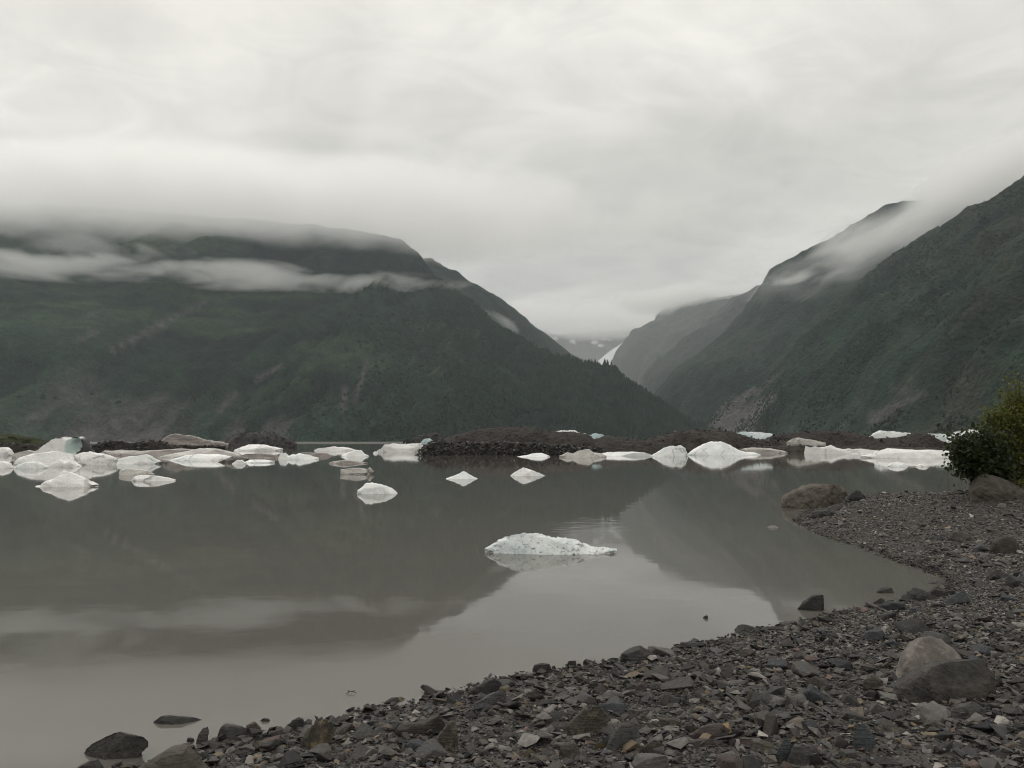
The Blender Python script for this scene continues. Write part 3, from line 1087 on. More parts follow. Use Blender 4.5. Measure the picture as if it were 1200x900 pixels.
def mat_scoop():
    m = NT("scooped_berg_ice")
    p = m.coord("Object")
    n1 = m.noise(p, 0.7, 5, 0.6)
    n2 = m.noise(p, 4.0, 4, 0.6)
    col = m.mix(m.ramp(n1, 0.35, 0.65), (0.80, 0.80, 0.79), (0.66, 0.68, 0.67))
    s_ = m.n("ShaderNodeSeparateXYZ")
    m.l(p, s_.inputs[0])
    dx = m.math('DIVIDE', m.math('SUBTRACT', s_.outputs[0], 1.55), 0.62)
    dz = m.math('DIVIDE', m.math('SUBTRACT', s_.outputs[2], 1.45), 0.95)
    r2 = m.math('ADD', m.math('MULTIPLY', dx, dx), m.math('MULTIPLY', dz, dz))
    col = m.mix(m.ramp(m.math('ADD', r2, m.math('MULTIPLY', n1, 1.0)), 0.9, 1.9, 0.8, 0.0), col, (0.30, 0.41, 0.39))
    deb = m.noise(m.coord("Object", (0.6, 0.6, 1.6)), 1.4, 5, 0.65)
    top = m.ramp(m.math('ADD', s_.outputs[2], m.math('MULTIPLY', deb, 1.2)), 2.62, 2.80)
    rgt = m.ramp(m.math('ADD', s_.outputs[0], m.math('MULTIPLY', deb, 0.9)), 2.42, 2.62)
    col = m.mix(m.math('MAXIMUM', top, rgt), col, (0.030, 0.027, 0.026))
    return m.principled(col, 0.45, m.bump(m.math('ADD', n1, m.math('MULTIPLY', n2, 0.4)), 0.7, 0.25), 0.4)


I_SCOOP = mat_scoop()
iceberg("iceberg", "tall white iceberg with a blue green scooped hollow and dark debris cap",
        [(26, 533), (40, 527), (52, 520), (60, 514), (70, 511), (82, 511.5), (84, 513), (92, 511), (97, 512), (101, 515), (104, 519), (109, 527), (112, 533)],
        541, I_SCOOP, 0.5, amp=0.10, rough=0.4, n=130, L=54, p=3.2, post=scoop)
iceberg("iceberg", "long white block of ice at the foot of the blue scooped berg",
        [(14, 546), (18, 540), (25, 535), (35, 532), (55, 529), (70, 528), (84, 531), (86, 538), (84, 546)], 547, I_PINK, 0.45, amp=0.07, p=4, q=1.4)
iceberg("ice_floe", "low white ledge of ice along the waterline of the long white block",
        [(15, 548), (22, 544), (32, 541), (46, 540.5), (57, 547)], 549, I_WHITE, 0.4, "ice floe", amp=0.06)
iceberg("ice_floe", "small white wedge of ice wedged before the cracked ice block",
        [(57, 546), (66, 539.5), (70, 538), (80, 541), (86, 539), (90, 542), (96, 546)], 547, I_PINK, 0.5, "ice floe", amp=0.07)
iceberg("iceberg", "rounded white ice block with dark cracks at its broken corner",
        [(87, 541), (88, 533), (95, 530), (105, 529), (115, 531), (125, 532), (138, 537), (136, 542)], 545, I_PINK, 0.45, amp=0.08, p=4, q=1.4)
iceberg("ice_floe", "white humped floe with straight waterline closing off the left ice pack",
        [(128, 543), (135, 538), (150, 535), (160, 534.5), (172, 532), (180, 535), (183, 538), (190, 540), (186, 543)], 544, I_WHITE, 0.45, "ice floe", amp=0.06)
iceberg("ice_floe", "small pitted chunk of ice at the foot of the green scrub bank",
        [(-14, 530), (-6, 524), (8, 524), (13, 526.5), (16, 533)], 534, I_PINK, 0.5, "ice floe", amp=0.12)
iceberg("ice_floe", "rust stained white floe next to the low white ledge",
        [(-22, 546), (-8, 541), (4, 540), (12, 543), (16, 548)], 549, I_PINK, 0.5, "ice floe", amp=0.06)
iceberg("ice_floe", "thin dirty sliver of ice between the scrub bank and the tall berg",
        [(14, 532), (24, 529), (34, 527.5), (44, 529), (50, 531)], 533, I_GREY, 0.4, "ice floe", D=84)
iceberg("ice_floe", "long white floe in front of the dirty humped floe",
        [(197, 540), (205, 537), (220, 533), (235, 532), (255, 532), (268, 534), (274, 537)], 540, I_WHITE, 0.4, "ice floe", amp=0.05)
iceberg("ice_floe", "long dirty humped floe lying behind the long white floe",
        [(183, 536), (195, 533), (215, 529), (235, 525), (255, 525), (268, 529), (277, 531), (284, 534)], 536.5, I_GREY, 0.35, "ice floe")
iceberg("ice_floe", "flat grey strip of silty ice below the dark debris ridge",
        [(116, 532), (122, 528), (140, 527), (165, 528), (190, 527), (212, 525.5), (240, 526), (248, 531)], 534, I_BROWN, 0.3, "ice floe", D=96)
iceberg("ice_floe", "small white triangle of ice beside the dark debris chunk",
        [(272, 543), (278, 539), (284, 539), (289, 543)], 544, I_WHITE, 0.6, "ice floe")
iceberg("ice_floe", "slim white floe right next to the small ice triangle",
        [(286, 542), (292, 538.5), (310, 538.5), (322, 540)], 542.5, I_WHITE, 0.4, "ice floe", amp=0.05)
iceberg("ice_floe", "dark debris laden chunk of ice between two white floes",
        [(256, 541), (263, 538), (274, 534), (285, 535), (297, 537), (301, 541)], 542, mat_ice("black_ice", (0.10, 0.09, 0.085), (0.05, 0.045, 0.042), scale=0.6), 0.5, "ice floe", amp=0.12, rough=0.5)
iceberg("ice_floe", "pale brownish floe lying below the grey gravel hill",
        [(274, 527), (290, 521), (308, 520), (320, 523), (331, 525)], 528.5, I_PINK, 0.4, "ice floe")
iceberg("ice_floe", "dirty broken floe joined to the jagged white floe",
        [(276, 535), (290, 531), (305, 531), (318, 532.5), (330, 535)], 537, I_BROWN, 0.4, "ice floe", amp=0.15, rough=0.6)
iceberg("ice_floe", "jagged white floe with three low teeth",
        [(326, 537), (328, 531), (334, 530.5), (337, 535), (343, 532), (346, 533), (350, 531), (362, 533), (374, 536.5)], 538.5, I_WHITE, 0.4, "ice floe", amp=0.05)
iceberg("ice_floe", "brown tinted floe reaching behind the jagged white floe",
        [(343, 533), (355, 529.5), (370, 530.5), (384, 531), (391, 534)], 535, I_BROWN, 0.4, "ice floe")
iceberg("ice_floe", "thin ragged white floe beyond the peaked berg with the knob",
        [(367, 527), (373, 525), (380, 524.5), (386, 523.7), (392, 522.7), (396, 524), (402, 523.8), (410, 524.8), (418, 527)], 528.5, I_PINK, 0.35, "ice floe", amp=0.10)
for k, (a, b) in enumerate(((330, 337), (339, 346), (437, 443))):
    iceberg("ice_floe", ["tiny white bits of ice under the grey gravel hill", "tiny white bits of ice under the grey gravel hill",
                         "tiny white lump of ice next to the wide dirty berg"][k],
            [(a, 521), (a + 2, 518.8), (b - 2, 518.2), (b, 521)] if k < 2 else [(437, 530.5), (439, 529), (442, 529), (443, 530.5)],
            (522, 522, 531.5)[k], I_PINK, 0.6, "ice floe", n=24, L=11)["group"] = "small bits of ice on the water"
# ---- along the moraine
iceberg("iceberg", "wide dirty white berg stranded at the end of the boulder bank",
        [(442, 528), (447, 525), (451, 520.5), (460, 519.5), (475, 520.2), (490, 519), (502, 520), (501, 525), (497, 528)], 530, I_PINK, 0.35, amp=0.12, rough=0.4, p=4, q=1.4)
iceberg("iceberg", "smooth flat topped white berg lying against the dark moraine",
        [(655, 526), (665, 523), (680, 518.5), (690, 517.6), (712, 517), (722, 516.6), (726, 519), (727, 525), (726, 527)], 528, I_WHITE, 0.3, amp=0.04, p=5, q=1.3)
iceberg("iceberg", "white berg with shaded notch between the flat berg and the domed pair",
        [(726, 527), (733, 522.5), (740, 521), (752, 520.5), (762, 519.5), (766, 522), (772, 525), (778, 527)], 528.5, I_WHITE, 0.35, amp=0.10, rough=0.4)
iceberg("ice_floe", "crumpled grey dirty floe in front of the flat topped berg",
        [(655, 534), (665, 530), (672, 531), (678, 527.5), (690, 526), (696, 530), (705, 531), (711, 534)], 536, I_GREY, 0.4, "ice floe", amp=0.16, rough=0.6)
iceberg("ice_floe", "low white ledge floe under the notched berg",
        [(698, 533), (712, 529.5), (740, 529), (755, 530), (763, 532.5)], 534.5, I_WHITE, 0.3, "ice floe", amp=0.06)
iceberg("iceberg", "smaller domed white berg of the pair, straight waterline",
        [(762, 534), (770, 530), (777, 525), (785, 522.5), (798, 521.5), (803, 525), (807, 534)], 535, I_WHITE, 0.45, amp=0.05)
iceberg("iceberg", "large smooth domed white berg with long tapering tail",
        [(805, 532), (815, 525), (825, 520), (833, 517), (845, 516.8), (855, 521), (865, 527), (873, 529), (885, 530), (892, 532)], 533.5, I_WHITE, 0.4, amp=0.04, n=80, L=30)
iceberg("ice_floe", "thin dirty ice ledge at the tail of the large domed berg",
        [(868, 526), (880, 524), (905, 525.5), (923, 529)], 530, I_GREY, 0.25, "ice floe", D=112)
iceberg("iceberg", "ragged topped white ice wall rising from the water",
        [(942, 530), (944, 522.5), (949, 524), (955, 523), (960, 524.5), (966, 523.5), (974, 521), (979, 524), (988, 526), (994, 525), (1000, 526.3), (1010, 525.7), (1020, 527),
         (1030, 527)], 532, I_PINK, 0.2, amp=0.07, rough=0.5, p=5, q=1.3, n=90)
iceberg("iceberg", "broad white floe with a dark hole at its waterline near the shrub",
        [(1008, 534), (1020, 531), (1035, 526.5), (1042, 525), (1055, 526), (1075, 527), (1090, 527), (1110, 528), (1125, 530), (1140, 535)], 537, I_PINK, 0.28, amp=0.05)
iceberg("ice_floe", "small round white lump floating before the broad white floe",
        [(1040, 546), (1044, 542.5), (1052, 541), (1059, 542.5), (1064, 546)], 547, I_WHITE, 0.6, "ice floe", amp=0.04)
iceberg("ice_floe", "small lumpy pinkish bit of ice beside the round white lump",
        [(1073, 546), (1078, 543.5), (1084, 543), (1089, 546)], 547, I_PINK, 0.6, "ice floe", amp=0.12)

# ------------------------------------------------------------------ moraine mounds of dark gravel and the debris on them
def mat_moraine(name, c0, c1, s=1.0):
    m = NT(name)
    p = m.coord("Position")
    v = m.voro(p, 1.6 * s)
    n = m.noise(p, 0.25 * s, 5, 0.6)
    f = m.math('MULTIPLY', m.math('ADD', m.ramp(v.outputs["Distance"], 0.0, 0.8), m.ramp(n, 0.3, 0.7)), 0.5)
    h = m.math('SUBTRACT', n, m.math('MULTIPLY', v.outputs["Distance"], 0.5))
    return m.principled(m.mix(f, c0, c1), 0.95, m.bump(h, 1.0, 0.5), 0.15)


M_MOR = mat_moraine("moraine_gravel", (0.022, 0.019, 0.018), (0.060, 0.052, 0.048))
M_MOR2 = mat_moraine("grey_moraine", (0.040, 0.038, 0.040), (0.085, 0.080, 0.082), 0.6)
M_MOR3 = mat_moraine("brown_moraine", (0.024, 0.021, 0.019), (0.066, 0.057, 0.051))
M_BANK = mat_moraine("scrub_bank", (0.018, 0.024, 0.012), (0.050, 0.055, 0.024))


def mound(label, top, base_y, mat, depth, D=None, amp=0.10, rough=0.35, p=2.0, q=1.2, seed=None, n=120, L=34, stones=0, ssize=(0.3, 1.2), color=None):
    o = iceberg("moraine", label, top, base_y, mat, depth, "moraine", p=p, q=q, amp=amp, rough=rough, seed=seed, D=D, n=n, L=L, nscale=0.10, taper=0.15, facets=0)
    o["kind"] = "structure"
    if stones:
        rs = np.random.RandomState(int(top[0][0]) % 1000 + 3)
        me = o.data
        V = np.empty(len(me.vertices) * 3, np.float32)
        me.vertices.foreach_get("co", V)
        V = V.reshape(-1, 3)
        ok = V[:, 2] > 0.02
        ok &= V[:, 1] < np.percentile(V[:, 1], 70)
        V = V[ok]
        i = rs.randint(0, len(V), stones)
        P = V[i] + rs.normal(0, 0.4, (stones, 3)) * np.array([1, 1, 0.05])
        s = np.exp(rs.uniform(np.log(ssize[0]), np.log(ssize[1]), stones))
        W, F, C = scatter_mesh(P[:, 0], P[:, 1], P[:, 2], s, 900 + int(top[0][0]) % 50, 0.6)
        r = mesh_np("rubble", W, F, S_TINT, C * (0.8 if color is None else color), smooth=False, kind="stuff", parent=o)
    return o


mound("long dark gravel moraine ridge with a rounded top rising from the lake",
      [(498, 522), (515, 516), (530, 511), (545, 507), (560, 503.5), (580, 500.5), (600, 499.8), (620, 501), (640, 504.5), (655, 506.2), (668, 506.2), (680, 508), (690, 510), (696, 515), (702, 514.5), (710, 511),
       (730, 513), (760, 516), (790, 519)], 527, M_MOR, 0.35, D=124, stones=500, amp=0.05, rough=0.3, ssize=(0.2, 0.8))
mound("low bank of coarse boulders fringing the dark moraine ridge",
      [(494, 529), (500, 522), (508, 518), (517, 516.5), (525, 520), (545, 521), (565, 521), (590, 520), (620, 521), (650, 522), (680, 524), (705, 527)],
      533.5, M_MOR3, 0.13, amp=0.18, rough=0.6, stones=2600, ssize=(0.2, 0.85))
mound("small grey gravel heap with ice beside the wide dirty berg",
      [(476, 518), (487, 513), (498, 509), (508, 508), (520, 511), (532, 516)], 523, M_MOR2, 0.4, D=190, stones=200)
mound("dark brown moraine hill sloping behind the domed white bergs",
      [(690, 520), (720, 518), (750, 516), (775, 511), (795, 507), (820, 504.5), (845, 503), (856, 505), (868, 510), (880, 513.5), (893, 515.5), (905, 515), (930, 517), (960, 520)],
      526, M_MOR3, 0.3, D=128, stones=700, amp=0.07, rough=0.4, ssize=(0.2, 0.9))
mound("dark debris covered moraine beyond the ragged ice wall",
      [(895, 516), (906, 510), (912, 507.5), (925, 508.5), (940, 506.5), (955, 505.5), (975, 505.5), (1000, 507), (1014, 511), (1024, 514), (1045, 513), (1062, 511), (1070, 508), (1078, 506.3),
       (1086, 510), (1097, 517), (1106, 520), (1118, 519), (1150, 516), (1210, 514), (1290, 519)], 526, M_MOR, 0.22, D=130, stones=900, amp=0.09, rough=0.45, ssize=(0.2, 1.0))
mound("flat dark gravel spit linking the moraine to the ice",
      [(840, 530), (870, 525), (900, 523), (940, 522), (980, 523), (1040, 524), (1110, 525), (1180, 526), (1260, 530)], 530.5, M_MOR3, 0.10, amp=0.10, stones=900, ssize=(0.15, 0.6))
mound("low black debris ridge behind the grey ice strip",
      [(104, 522), (118, 520), (122, 516.8), (136, 516), (143, 518.2), (153, 519), (163, 517.5), (172, 517.5), (180, 515.6), (186, 517.5), (194, 520), (205, 522), (262, 523),
       (266, 526)], 530, M_MOR, 0.10, D=112, amp=0.12, stones=700, ssize=(0.2, 0.8))
mound("grey gravel hill with pale rim beyond the ice pack",
      [(258, 521), (266, 516), (272, 511), (280, 509), (292, 507), (310, 506.5), (325, 509), (337, 514), (348, 519)], 524, M_MOR2, 0.4, D=190, stones=300)
mound("low green scrub bank beyond the tall blue scooped berg",
      [(-120, 512), (-60, 509), (-20, 508.5), (5, 509.5), (20, 511), (35, 513.5), (50, 517.5), (60, 522)], 524, M_BANK, 0.3, D=150, amp=0.14, rough=0.6, stones=0)
mound("dark shingle shore at the foot of the green scrub bank",
      [(-100, 522), (-30, 519), (10, 520), (30, 521), (55, 521), (75, 525)], 529, M_MOR, 0.12, D=116, stones=500, ssize=(0.2, 0.8))


def stranded(label, top, D, mat, zb, depth=0.4, **kw):
    return iceberg("ice_block", label, top, 0, mat, depth, "ice", D=D, zbase=zb, **kw)


stranded("pale green ice slab stranded on the moraine behind the domed berg",
         [(856, 514), (861, 507), (872, 505), (890, 506.2), (900, 507.2), (908, 508.5), (911, 514)], 139, I_BLUE, 0.6, 0.3, amp=0.06, p=4)
stranded("dull grey ice slab stranded beside the pale green slab",
         [(922, 518), (929, 513.5), (936, 512.5), (946, 514), (956, 516), (968, 518.5)], 127, I_GREY, 0.9, 0.2, amp=0.14, rough=0.7)
stranded("white ice cap lying on top of the debris moraine",
         [(1016, 514), (1022, 509), (1027, 505), (1033, 503.7), (1045, 505), (1058, 506.5), (1072, 507), (1082, 513)], 149, I_WHITE, 0.6, 0.2, amp=0.08, rough=0.4)
stranded("sloping blue white ice face next to the dark debris cone",
         [(1076, 512), (1083, 508), (1090, 507.5), (1108, 508.5), (1116, 514), (1120, 520)], 147, I_BLUE, 0.4, 0.3, amp=0.05, p=4)
stranded("bright white ice hump rising beside the shrub",
         [(1108, 518), (1114, 509), (1122, 504.5), (1132, 502), (1141, 501.8), (1150, 506), (1162, 516)], 145, I_WHITE, 0.4, 0.4, amp=0.08)
stranded("broken white ice crest along the top of the dark moraine ridge",
         [(644, 507), (650, 505.2), (658, 503.6), (668, 503.2), (678, 505), (688, 508.5), (694, 511)], 146, I_WHITE, 1.0, 0.2, amp=0.2, rough=0.8)
stranded("blue green ice wedge sunk in the dark moraine ridge",
         [(684, 512), (690, 508.3), (698, 507), (706, 508), (711, 509.5), (714, 514)], 144, I_BLUE, 0.6, 0.4, amp=0.1)
stranded("grey ice slab lying behind the black debris ridge",
         [(186, 519), (190, 514), (198, 509.5), (205, 508), (216, 509), (232, 512), (250, 516), (268, 519.5)], 122, I_BROWN, 0.6, 0.2, amp=0.08, rough=0.5)
stranded("bluish ice blocks on the small grey gravel heap",
         [(493, 518), (496, 515), (499, 513.5), (503, 513), (506, 515), (509, 518)], 186, I_BLUE, 0.8, 0.4, amp=0.2, rough=0.6)
# ================================================================== single rocks on the shore, shaped one by one
def rock(label, top, base_y, mat, depth=0.7, p=2.6, q=1.7, amp=0.09, rough=0.3, cat="rock", name="rock", faceted=True, sink=0.10, n=64, L=29, taper=0.3, lean=0.0, seed=None,
         nscale=0.3, zoff=0.0, facets=None):
    """top: photo points along the upper outline from left to right; base_y: where its near foot meets the ground"""
    x0, x1 = top[0][0], top[-1][0]
    g = ground_at(0.5 * (x0 + x1), base_y)
    W = (x1 - x0) / FPX * g.y
    th = W * depth
    Dm = g.y + th * 0.42
    pts = [at(x, y, Dm) for x, y in top]
    cx = 0.5 * (pts[0].x + pts[-1].x)
    zb = max(float(beach_z(cx, Dm)[0]), -0.35)
    zg = max(min(zb, g.z), -0.06) + zoff
    out = [(q_.x - cx, max(q_.z - zg, 0.004)) for q_ in pts]
    H = max(o_[1] for o_ in out)
    seed = seed if seed is not None else int(abs(x0 * 7 + base_y * 13)) % 997
    X, F = body(out, th, n=n, L=L, p=p, q=q, taper=taper, amp=amp, nscale=nscale, seed=seed, base=-sink * H - 0.03, rough=rough, lean=lean, facets=((7 if faceted else 0) if facets is None else facets))
    o = place_body(name, X, F, mat, (cx, Dm, zg), smooth=not faceted)
    tag(o, label, cat)
    return o


# boulders
rock("long rounded brown granite boulder half in the water at the spit", [(916, 592), (917, 585), (921, 580), (930, 575), (943, 569.5), (955, 567), (972, 566), (984, 568.5), (991, 574),
     (993, 580), (986, 588), (978, 593)], 596, S_GRANITE, 0.6, cat="boulder", name="boulder", faceted=False, amp=0.09, rough=0.5, n=110, L=56, p=2.6, q=1.8, facets=3)
rock("grey brown boulder on the bank under the leafy shrub", [(1137, 578), (1139, 568), (1146, 559), (1154, 554.5), (1163, 557), (1178, 563.5), (1192, 570), (1202, 578), (1206, 584)], 588,
     S_GRANITE, 0.6, cat="boulder", name="boulder", faceted=False, amp=0.07, rough=0.4, n=100, L=50, p=2.6, q=1.8, facets=4)
rock("pale rounded boulder behind the dark slab", [(1051, 800), (1055, 785), (1060, 768), (1070, 755), (1082, 747.5), (1092, 745), (1103, 749), (1114, 758), (1124, 768), (1130, 780), (1132, 795)], 806,
     S_PALEGRAN, 0.8, cat="boulder", name="boulder", faceted=False, amp=0.07, rough=0.4, n=100, L=50, p=2.4, q=2.0, facets=-3)
rock("large dark slab leaning against the pale rounded boulder", [(1046, 818), (1050, 803), (1062, 792), (1073, 786), (1088, 778), (1105, 774.5), (1130, 773.5), (1152, 774), (1158, 783), (1166, 794)], 824,
     S_SLAB, 0.42, cat="boulder", name="boulder", amp=0.06, n=90, L=50, p=6, q=1.2, rough=0.4, facets=-6)
rock("dark rugged rock beside the long granite boulder", [(990, 586), (997, 579), (1003, 574), (1008, 576), (1011, 580), (1016, 586)], 588, S_DARK, 0.7, amp=0.16, rough=0.6)
rock("flat stacked stone at the foot of the long granite boulder", [(948, 606), (951, 600), (960, 597.5), (972, 597), (978, 602), (976, 606)], 607, S_DARK, 0.6, amp=0.12, rough=0.5)
rock("narrow light grey stone lying on the granite boulder's foot", [(968, 598), (974, 593), (984, 590), (987, 594), (984, 598)], 599, S_GREY, 0.6)
# rocks in the water
rock("dark pointed wedge rock standing in the shallows", [(935, 713), (942, 706), (950, 700), (959, 697.5), (965, 697), (965.5, 712)], 716, S_DARK, 0.55, p=4, q=1.3, amp=0.06)
rock("small dark rock showing above the shallow inlet", [(1026, 693), (1031, 688), (1038, 686.5), (1045, 689), (1047, 694)], 695.5, S_DARK, 0.6, amp=0.12)
rock("dark humped rock pile at the head of the inlet", [(1061, 703), (1066, 695), (1075, 692), (1083, 693), (1092, 696), (1100, 703)], 705, S_DARK, 0.7, amp=0.2, rough=0.8)
rock("thin flat stone lying at the inlet edge", [(1086, 684), (1093, 682), (1104, 680), (1110, 683)], 685, S_GREY, 0.5, amp=0.12)
rock("tiny black rock standing alone in the open bay", [(824, 724), (826, 721), (829, 721), (831, 724)], 725, S_DARK, 0.7)
rock("pale stone just breaking the water off the granite boulder", [(899, 618), (903, 616), (909, 615.8), (913, 618)], 619, S_PALE, 0.7)
rock("flat dark slab barely above the water near the layered rock", [(179, 843), (187, 839), (194, 836.5), (205, 837), (216, 837), (228, 841), (239, 845)], 850, S_DARK, 0.5, p=2.0, q=1.1, amp=0.10, zoff=-0.01, n=60, L=19)
rock("rugged layered dark rock standing in the lake shallows", [(92, 885), (98, 878), (105, 872), (118, 863), (130, 858), (140, 859.5), (155, 862), (168, 862), (175, 866), (174, 874), (160, 884)], 892,
     S_SLAB, 0.55, amp=0.10, rough=0.35, n=110, L=44, p=4.0, q=1.3, nscale=0.22, facets=-9)
rock("black rounded rock under the layered shoreline rock", [(88, 905), (92, 895), (104, 891), (118, 890), (123, 896), (125, 905)], 912, S_DARK, 0.6, amp=0.06)
rock("large smooth brown grey rock with a peaked top", [(150, 912), (165, 898), (185, 885), (204, 873.5), (214, 872), (222, 873), (233, 885), (243, 897), (250, 912)], 916, S_BROWN, 0.6, amp=0.03, rough=0.1,
     n=30, L=13, p=3, q=1.3)
rock("thin upright shard of shale at the water's edge", [(230, 868), (232, 861), (238, 854), (243.5, 852), (245, 856), (243, 869)], 872, S_GREY, 0.35, p=5, q=1.2, amp=0.05)
rock("tiny dark stone by the upright shard", [(219, 867), (222, 863), (227, 866), (228, 868)], 870, S_DARK, 0.7)
rock("broad grey shale block at the water's edge beside a peaked stone", [(252, 866), (255, 855), (262, 850), (275, 849), (286, 852), (290, 862)], 868, S_GREY, 0.6, p=4, q=1.3)
rock("peaked purplish stone next to the broad grey shale block", [(283, 860), (290, 849), (298, 846.5), (305, 853), (308, 858)], 861, S_RED, 0.6)
rock("small flat stone awash in front of the peaked stones", [(303, 844), (308, 842), (315, 842.5), (317, 844.5)], 846, S_DARK, 0.5)
rock("two tone dark shard propped up at the shoreline", [(335, 852), (342, 845), (350, 841), (358, 840), (357, 848), (352, 855)], 856, S_DARK, 0.6, amp=0.12)
# striking stones among the gravel
rock("golden ochre crusted rock lying near the water's edge", [(349, 868), (356, 861), (364, 855), (369, 847), (378, 845.5), (388, 848), (393, 856), (391, 866), (384, 874)], 878, S_OCHRE, 0.7, amp=0.14, rough=0.6, n=60, L=24)
rock("long dark brown block with a black end", [(463, 858), (466, 852), (480, 848), (498, 846), (515, 837.5), (521, 846), (523, 853), (516, 858)], 864, S_BROWN, 0.45, p=4, q=1.3, amp=0.06)
rock("split dark rock with a tan face standing by the dark brown block", [(506, 876), (510, 866), (518, 858), (527, 846), (535, 845.5), (536, 858), (537, 872)], 879, S_TAN, 0.5, amp=0.10, p=3.5)
rock("black slab tilted up at the edge of the lake", [(549, 811), (558, 804), (571, 798), (581, 793), (589, 794), (588, 803), (580, 811)], 816, S_DARK, 0.5, p=4, q=1.3, amp=0.05)
rock("long flat grey shale plate below the tilted black slab", [(556, 824), (570, 815), (588, 809), (597, 811), (594, 819), (580, 825)], 827, S_GREY, 0.5, p=4, q=1.3)
rock("flat topped dark stone at the waterline", [(624, 784), (626, 780), (634, 778), (646, 778), (649, 781), (643, 786)], 789, S_DARK, 0.6, p=4)
rock("small black spike of rock at the waterline", [(683, 779), (684, 772), (691, 774), (700, 777), (702, 779)], 780, S_DARK, 0.6)
rock("big black block of rock with a sloping top at the water's edge", [(727, 774), (728, 764), (734, 757.5), (741, 755), (750, 757), (761, 762), (767, 767), (766, 774)], 778, S_DARK, 0.75, p=4, q=1.4, amp=0.05)
rock("small dark stone leaning on the big black block", [(715, 774), (716, 771), (725, 771), (727, 775)], 777, S_DARK, 0.6)
rock("dark low rock by two tiny stones at the shore", [(796, 757), (798, 753), (808, 752), (820, 753), (822, 757)], 760, S_DARK, 0.6)
rock("striped tan and black rock in the middle of the gravel", [(664, 848), (669, 840), (680, 833), (695, 829), (711, 828), (719, 834), (716, 843), (700, 854), (688, 858)], 862, S_TAN, 0.7, amp=0.10, rough=0.6, n=60, L=24, p=3)
rock("long rounded grey stone behind the striped tan rock", [(700, 832), (705, 825), (718, 822.5), (730, 824), (738, 829), (735, 834)], 836, S_BLUE, 0.5, p=2.2, amp=0.05)
rock("broad low slab of grey shale dotted with pebbles", [(708, 870), (714, 858), (730, 848), (748, 846), (750, 856), (744, 868), (728, 874)], 880, S_GREY, 0.8, p=3.5, q=1.3, amp=0.06)
rock("orange brown rounded stone among grey plates", [(739, 806), (744, 800), (752, 798), (758, 802), (758, 808)], 810, S_RED, 0.7)
rock("small bright orange chip on the gravel", [(708, 803), (710, 798.5), (715, 799), (717, 804)], 805, S_OCHRE, 0.6)
rock("olive tan chip beside the orange chip", [(688, 806), (692, 800), (701, 799.5), (703, 803), (697, 808)], 809, S_TAN, 0.6)
rock("tan topped block beside a dark hollow", [(655, 882), (657, 874), (672, 871), (680, 874), (682, 884)], 888, S_TAN, 0.6)
rock("white and pink veined stone among dark plates", [(706, 815), (712, 808), (722, 810), (732, 814), (728, 820)], 821, S_PALE, 0.6)
rock("tan wedge with dark foot beside the large grey plates", [(770, 846), (776, 842), (790, 841), (800, 846), (797, 851)], 853, S_TAN, 0.6)
rock("dark brown wedge with sharp top amid big plates", [(753, 880), (762, 871), (768, 867), (777, 872), (782, 877), (770, 882)], 884, S_BROWN, 0.6)
rock("very large flat grey slab level with the gravel", [(735, 896), (742, 886), (765, 884), (782, 886), (784, 894), (776, 902)], 906, S_GREY, 0.7, p=5, q=1.2, amp=0.03)
rock("reddish layered slate leaning among the gravel", [(807, 862), (820, 854), (833, 849), (845, 849), (856, 856), (850, 866)], 868, S_RED, 0.5, amp=0.1, rough=0.6)
rock("reddish flat stone below the leaning reddish slate", [(804, 876), (812, 868), (828, 864), (838, 867), (834, 874)], 877, S_RED, 0.6)
rock("dark blue upright slate disc in the gravel", [(1000, 877), (1000, 862), (1004, 851), (1011, 847), (1018, 853), (1024, 863), (1027, 872), (1024, 877)], 880, S_BLUE, 0.35, p=3, amp=0.04)
rock("dark rectangular slate standing on edge by a tan pebble", [(909, 886), (914, 874), (922, 862), (931, 868), (928, 878), (918, 890)], 893, S_BLUE, 0.5, p=4, q=1.2, amp=0.04)
rock("tan brown rounded stone beside the rectangular slate", [(880, 879), (884, 872), (894, 868), (904, 871), (908, 878)], 883, S_TAN, 0.6)
rock("pinkish flat stone touching the tan brown stone", [(862, 872), (868, 865), (878, 864), (886, 868), (884, 873)], 875, S_RED, 0.6)
rock("large flat grey plate at the foot of the rectangular slate", [(922, 893), (930, 874), (942, 871), (954, 880), (948, 892)], 898, S_GREY, 0.6, p=4, q=1.2, amp=0.04)
rock("lumpy pale grey rock at the foot of the dark slab", [(1070, 838), (1076, 829), (1085, 824), (1097, 823), (1105, 828), (1114, 836), (1112, 843)], 847, S_PALE, 0.7, amp=0.12, rough=0.5)
rock("long dark grey rock beside the lumpy pale rock", [(1112, 836), (1122, 826), (1138, 823), (1150, 827), (1160, 834), (1150, 840)], 842, S_GREY, 0.5, amp=0.10)
rock("yellow tan stone sunk in front of the lumpy pale rock", [(1082, 852), (1086, 845), (1095, 843), (1104, 847), (1108, 853)], 856, S_TAN, 0.6)
rock("square brown stone near the dark slab's corner", [(1010, 806), (1012, 796), (1022, 791), (1032, 793), (1036, 800), (1030, 808)], 812, S_BROWN, 0.7, p=4)
rock("dark stone under the square brown stone", [(1011, 818), (1013, 811), (1024, 809), (1032, 813), (1028, 819)], 821, S_DARK, 0.6)
rock("flat reddish brown slab lying on the pebble flat", [(1111, 631), (1116, 624), (1127, 622), (1136, 624), (1138, 631)], 634, S_BROWN, 0.7, p=4, amp=0.05)
rock("rounded brown lump of earth and stone on the pebble flat", [(1160, 644), (1164, 635), (1174, 629), (1186, 629), (1194, 637), (1193, 646)], 650, S_BROWN, 0.7, amp=0.08, faceted=False)
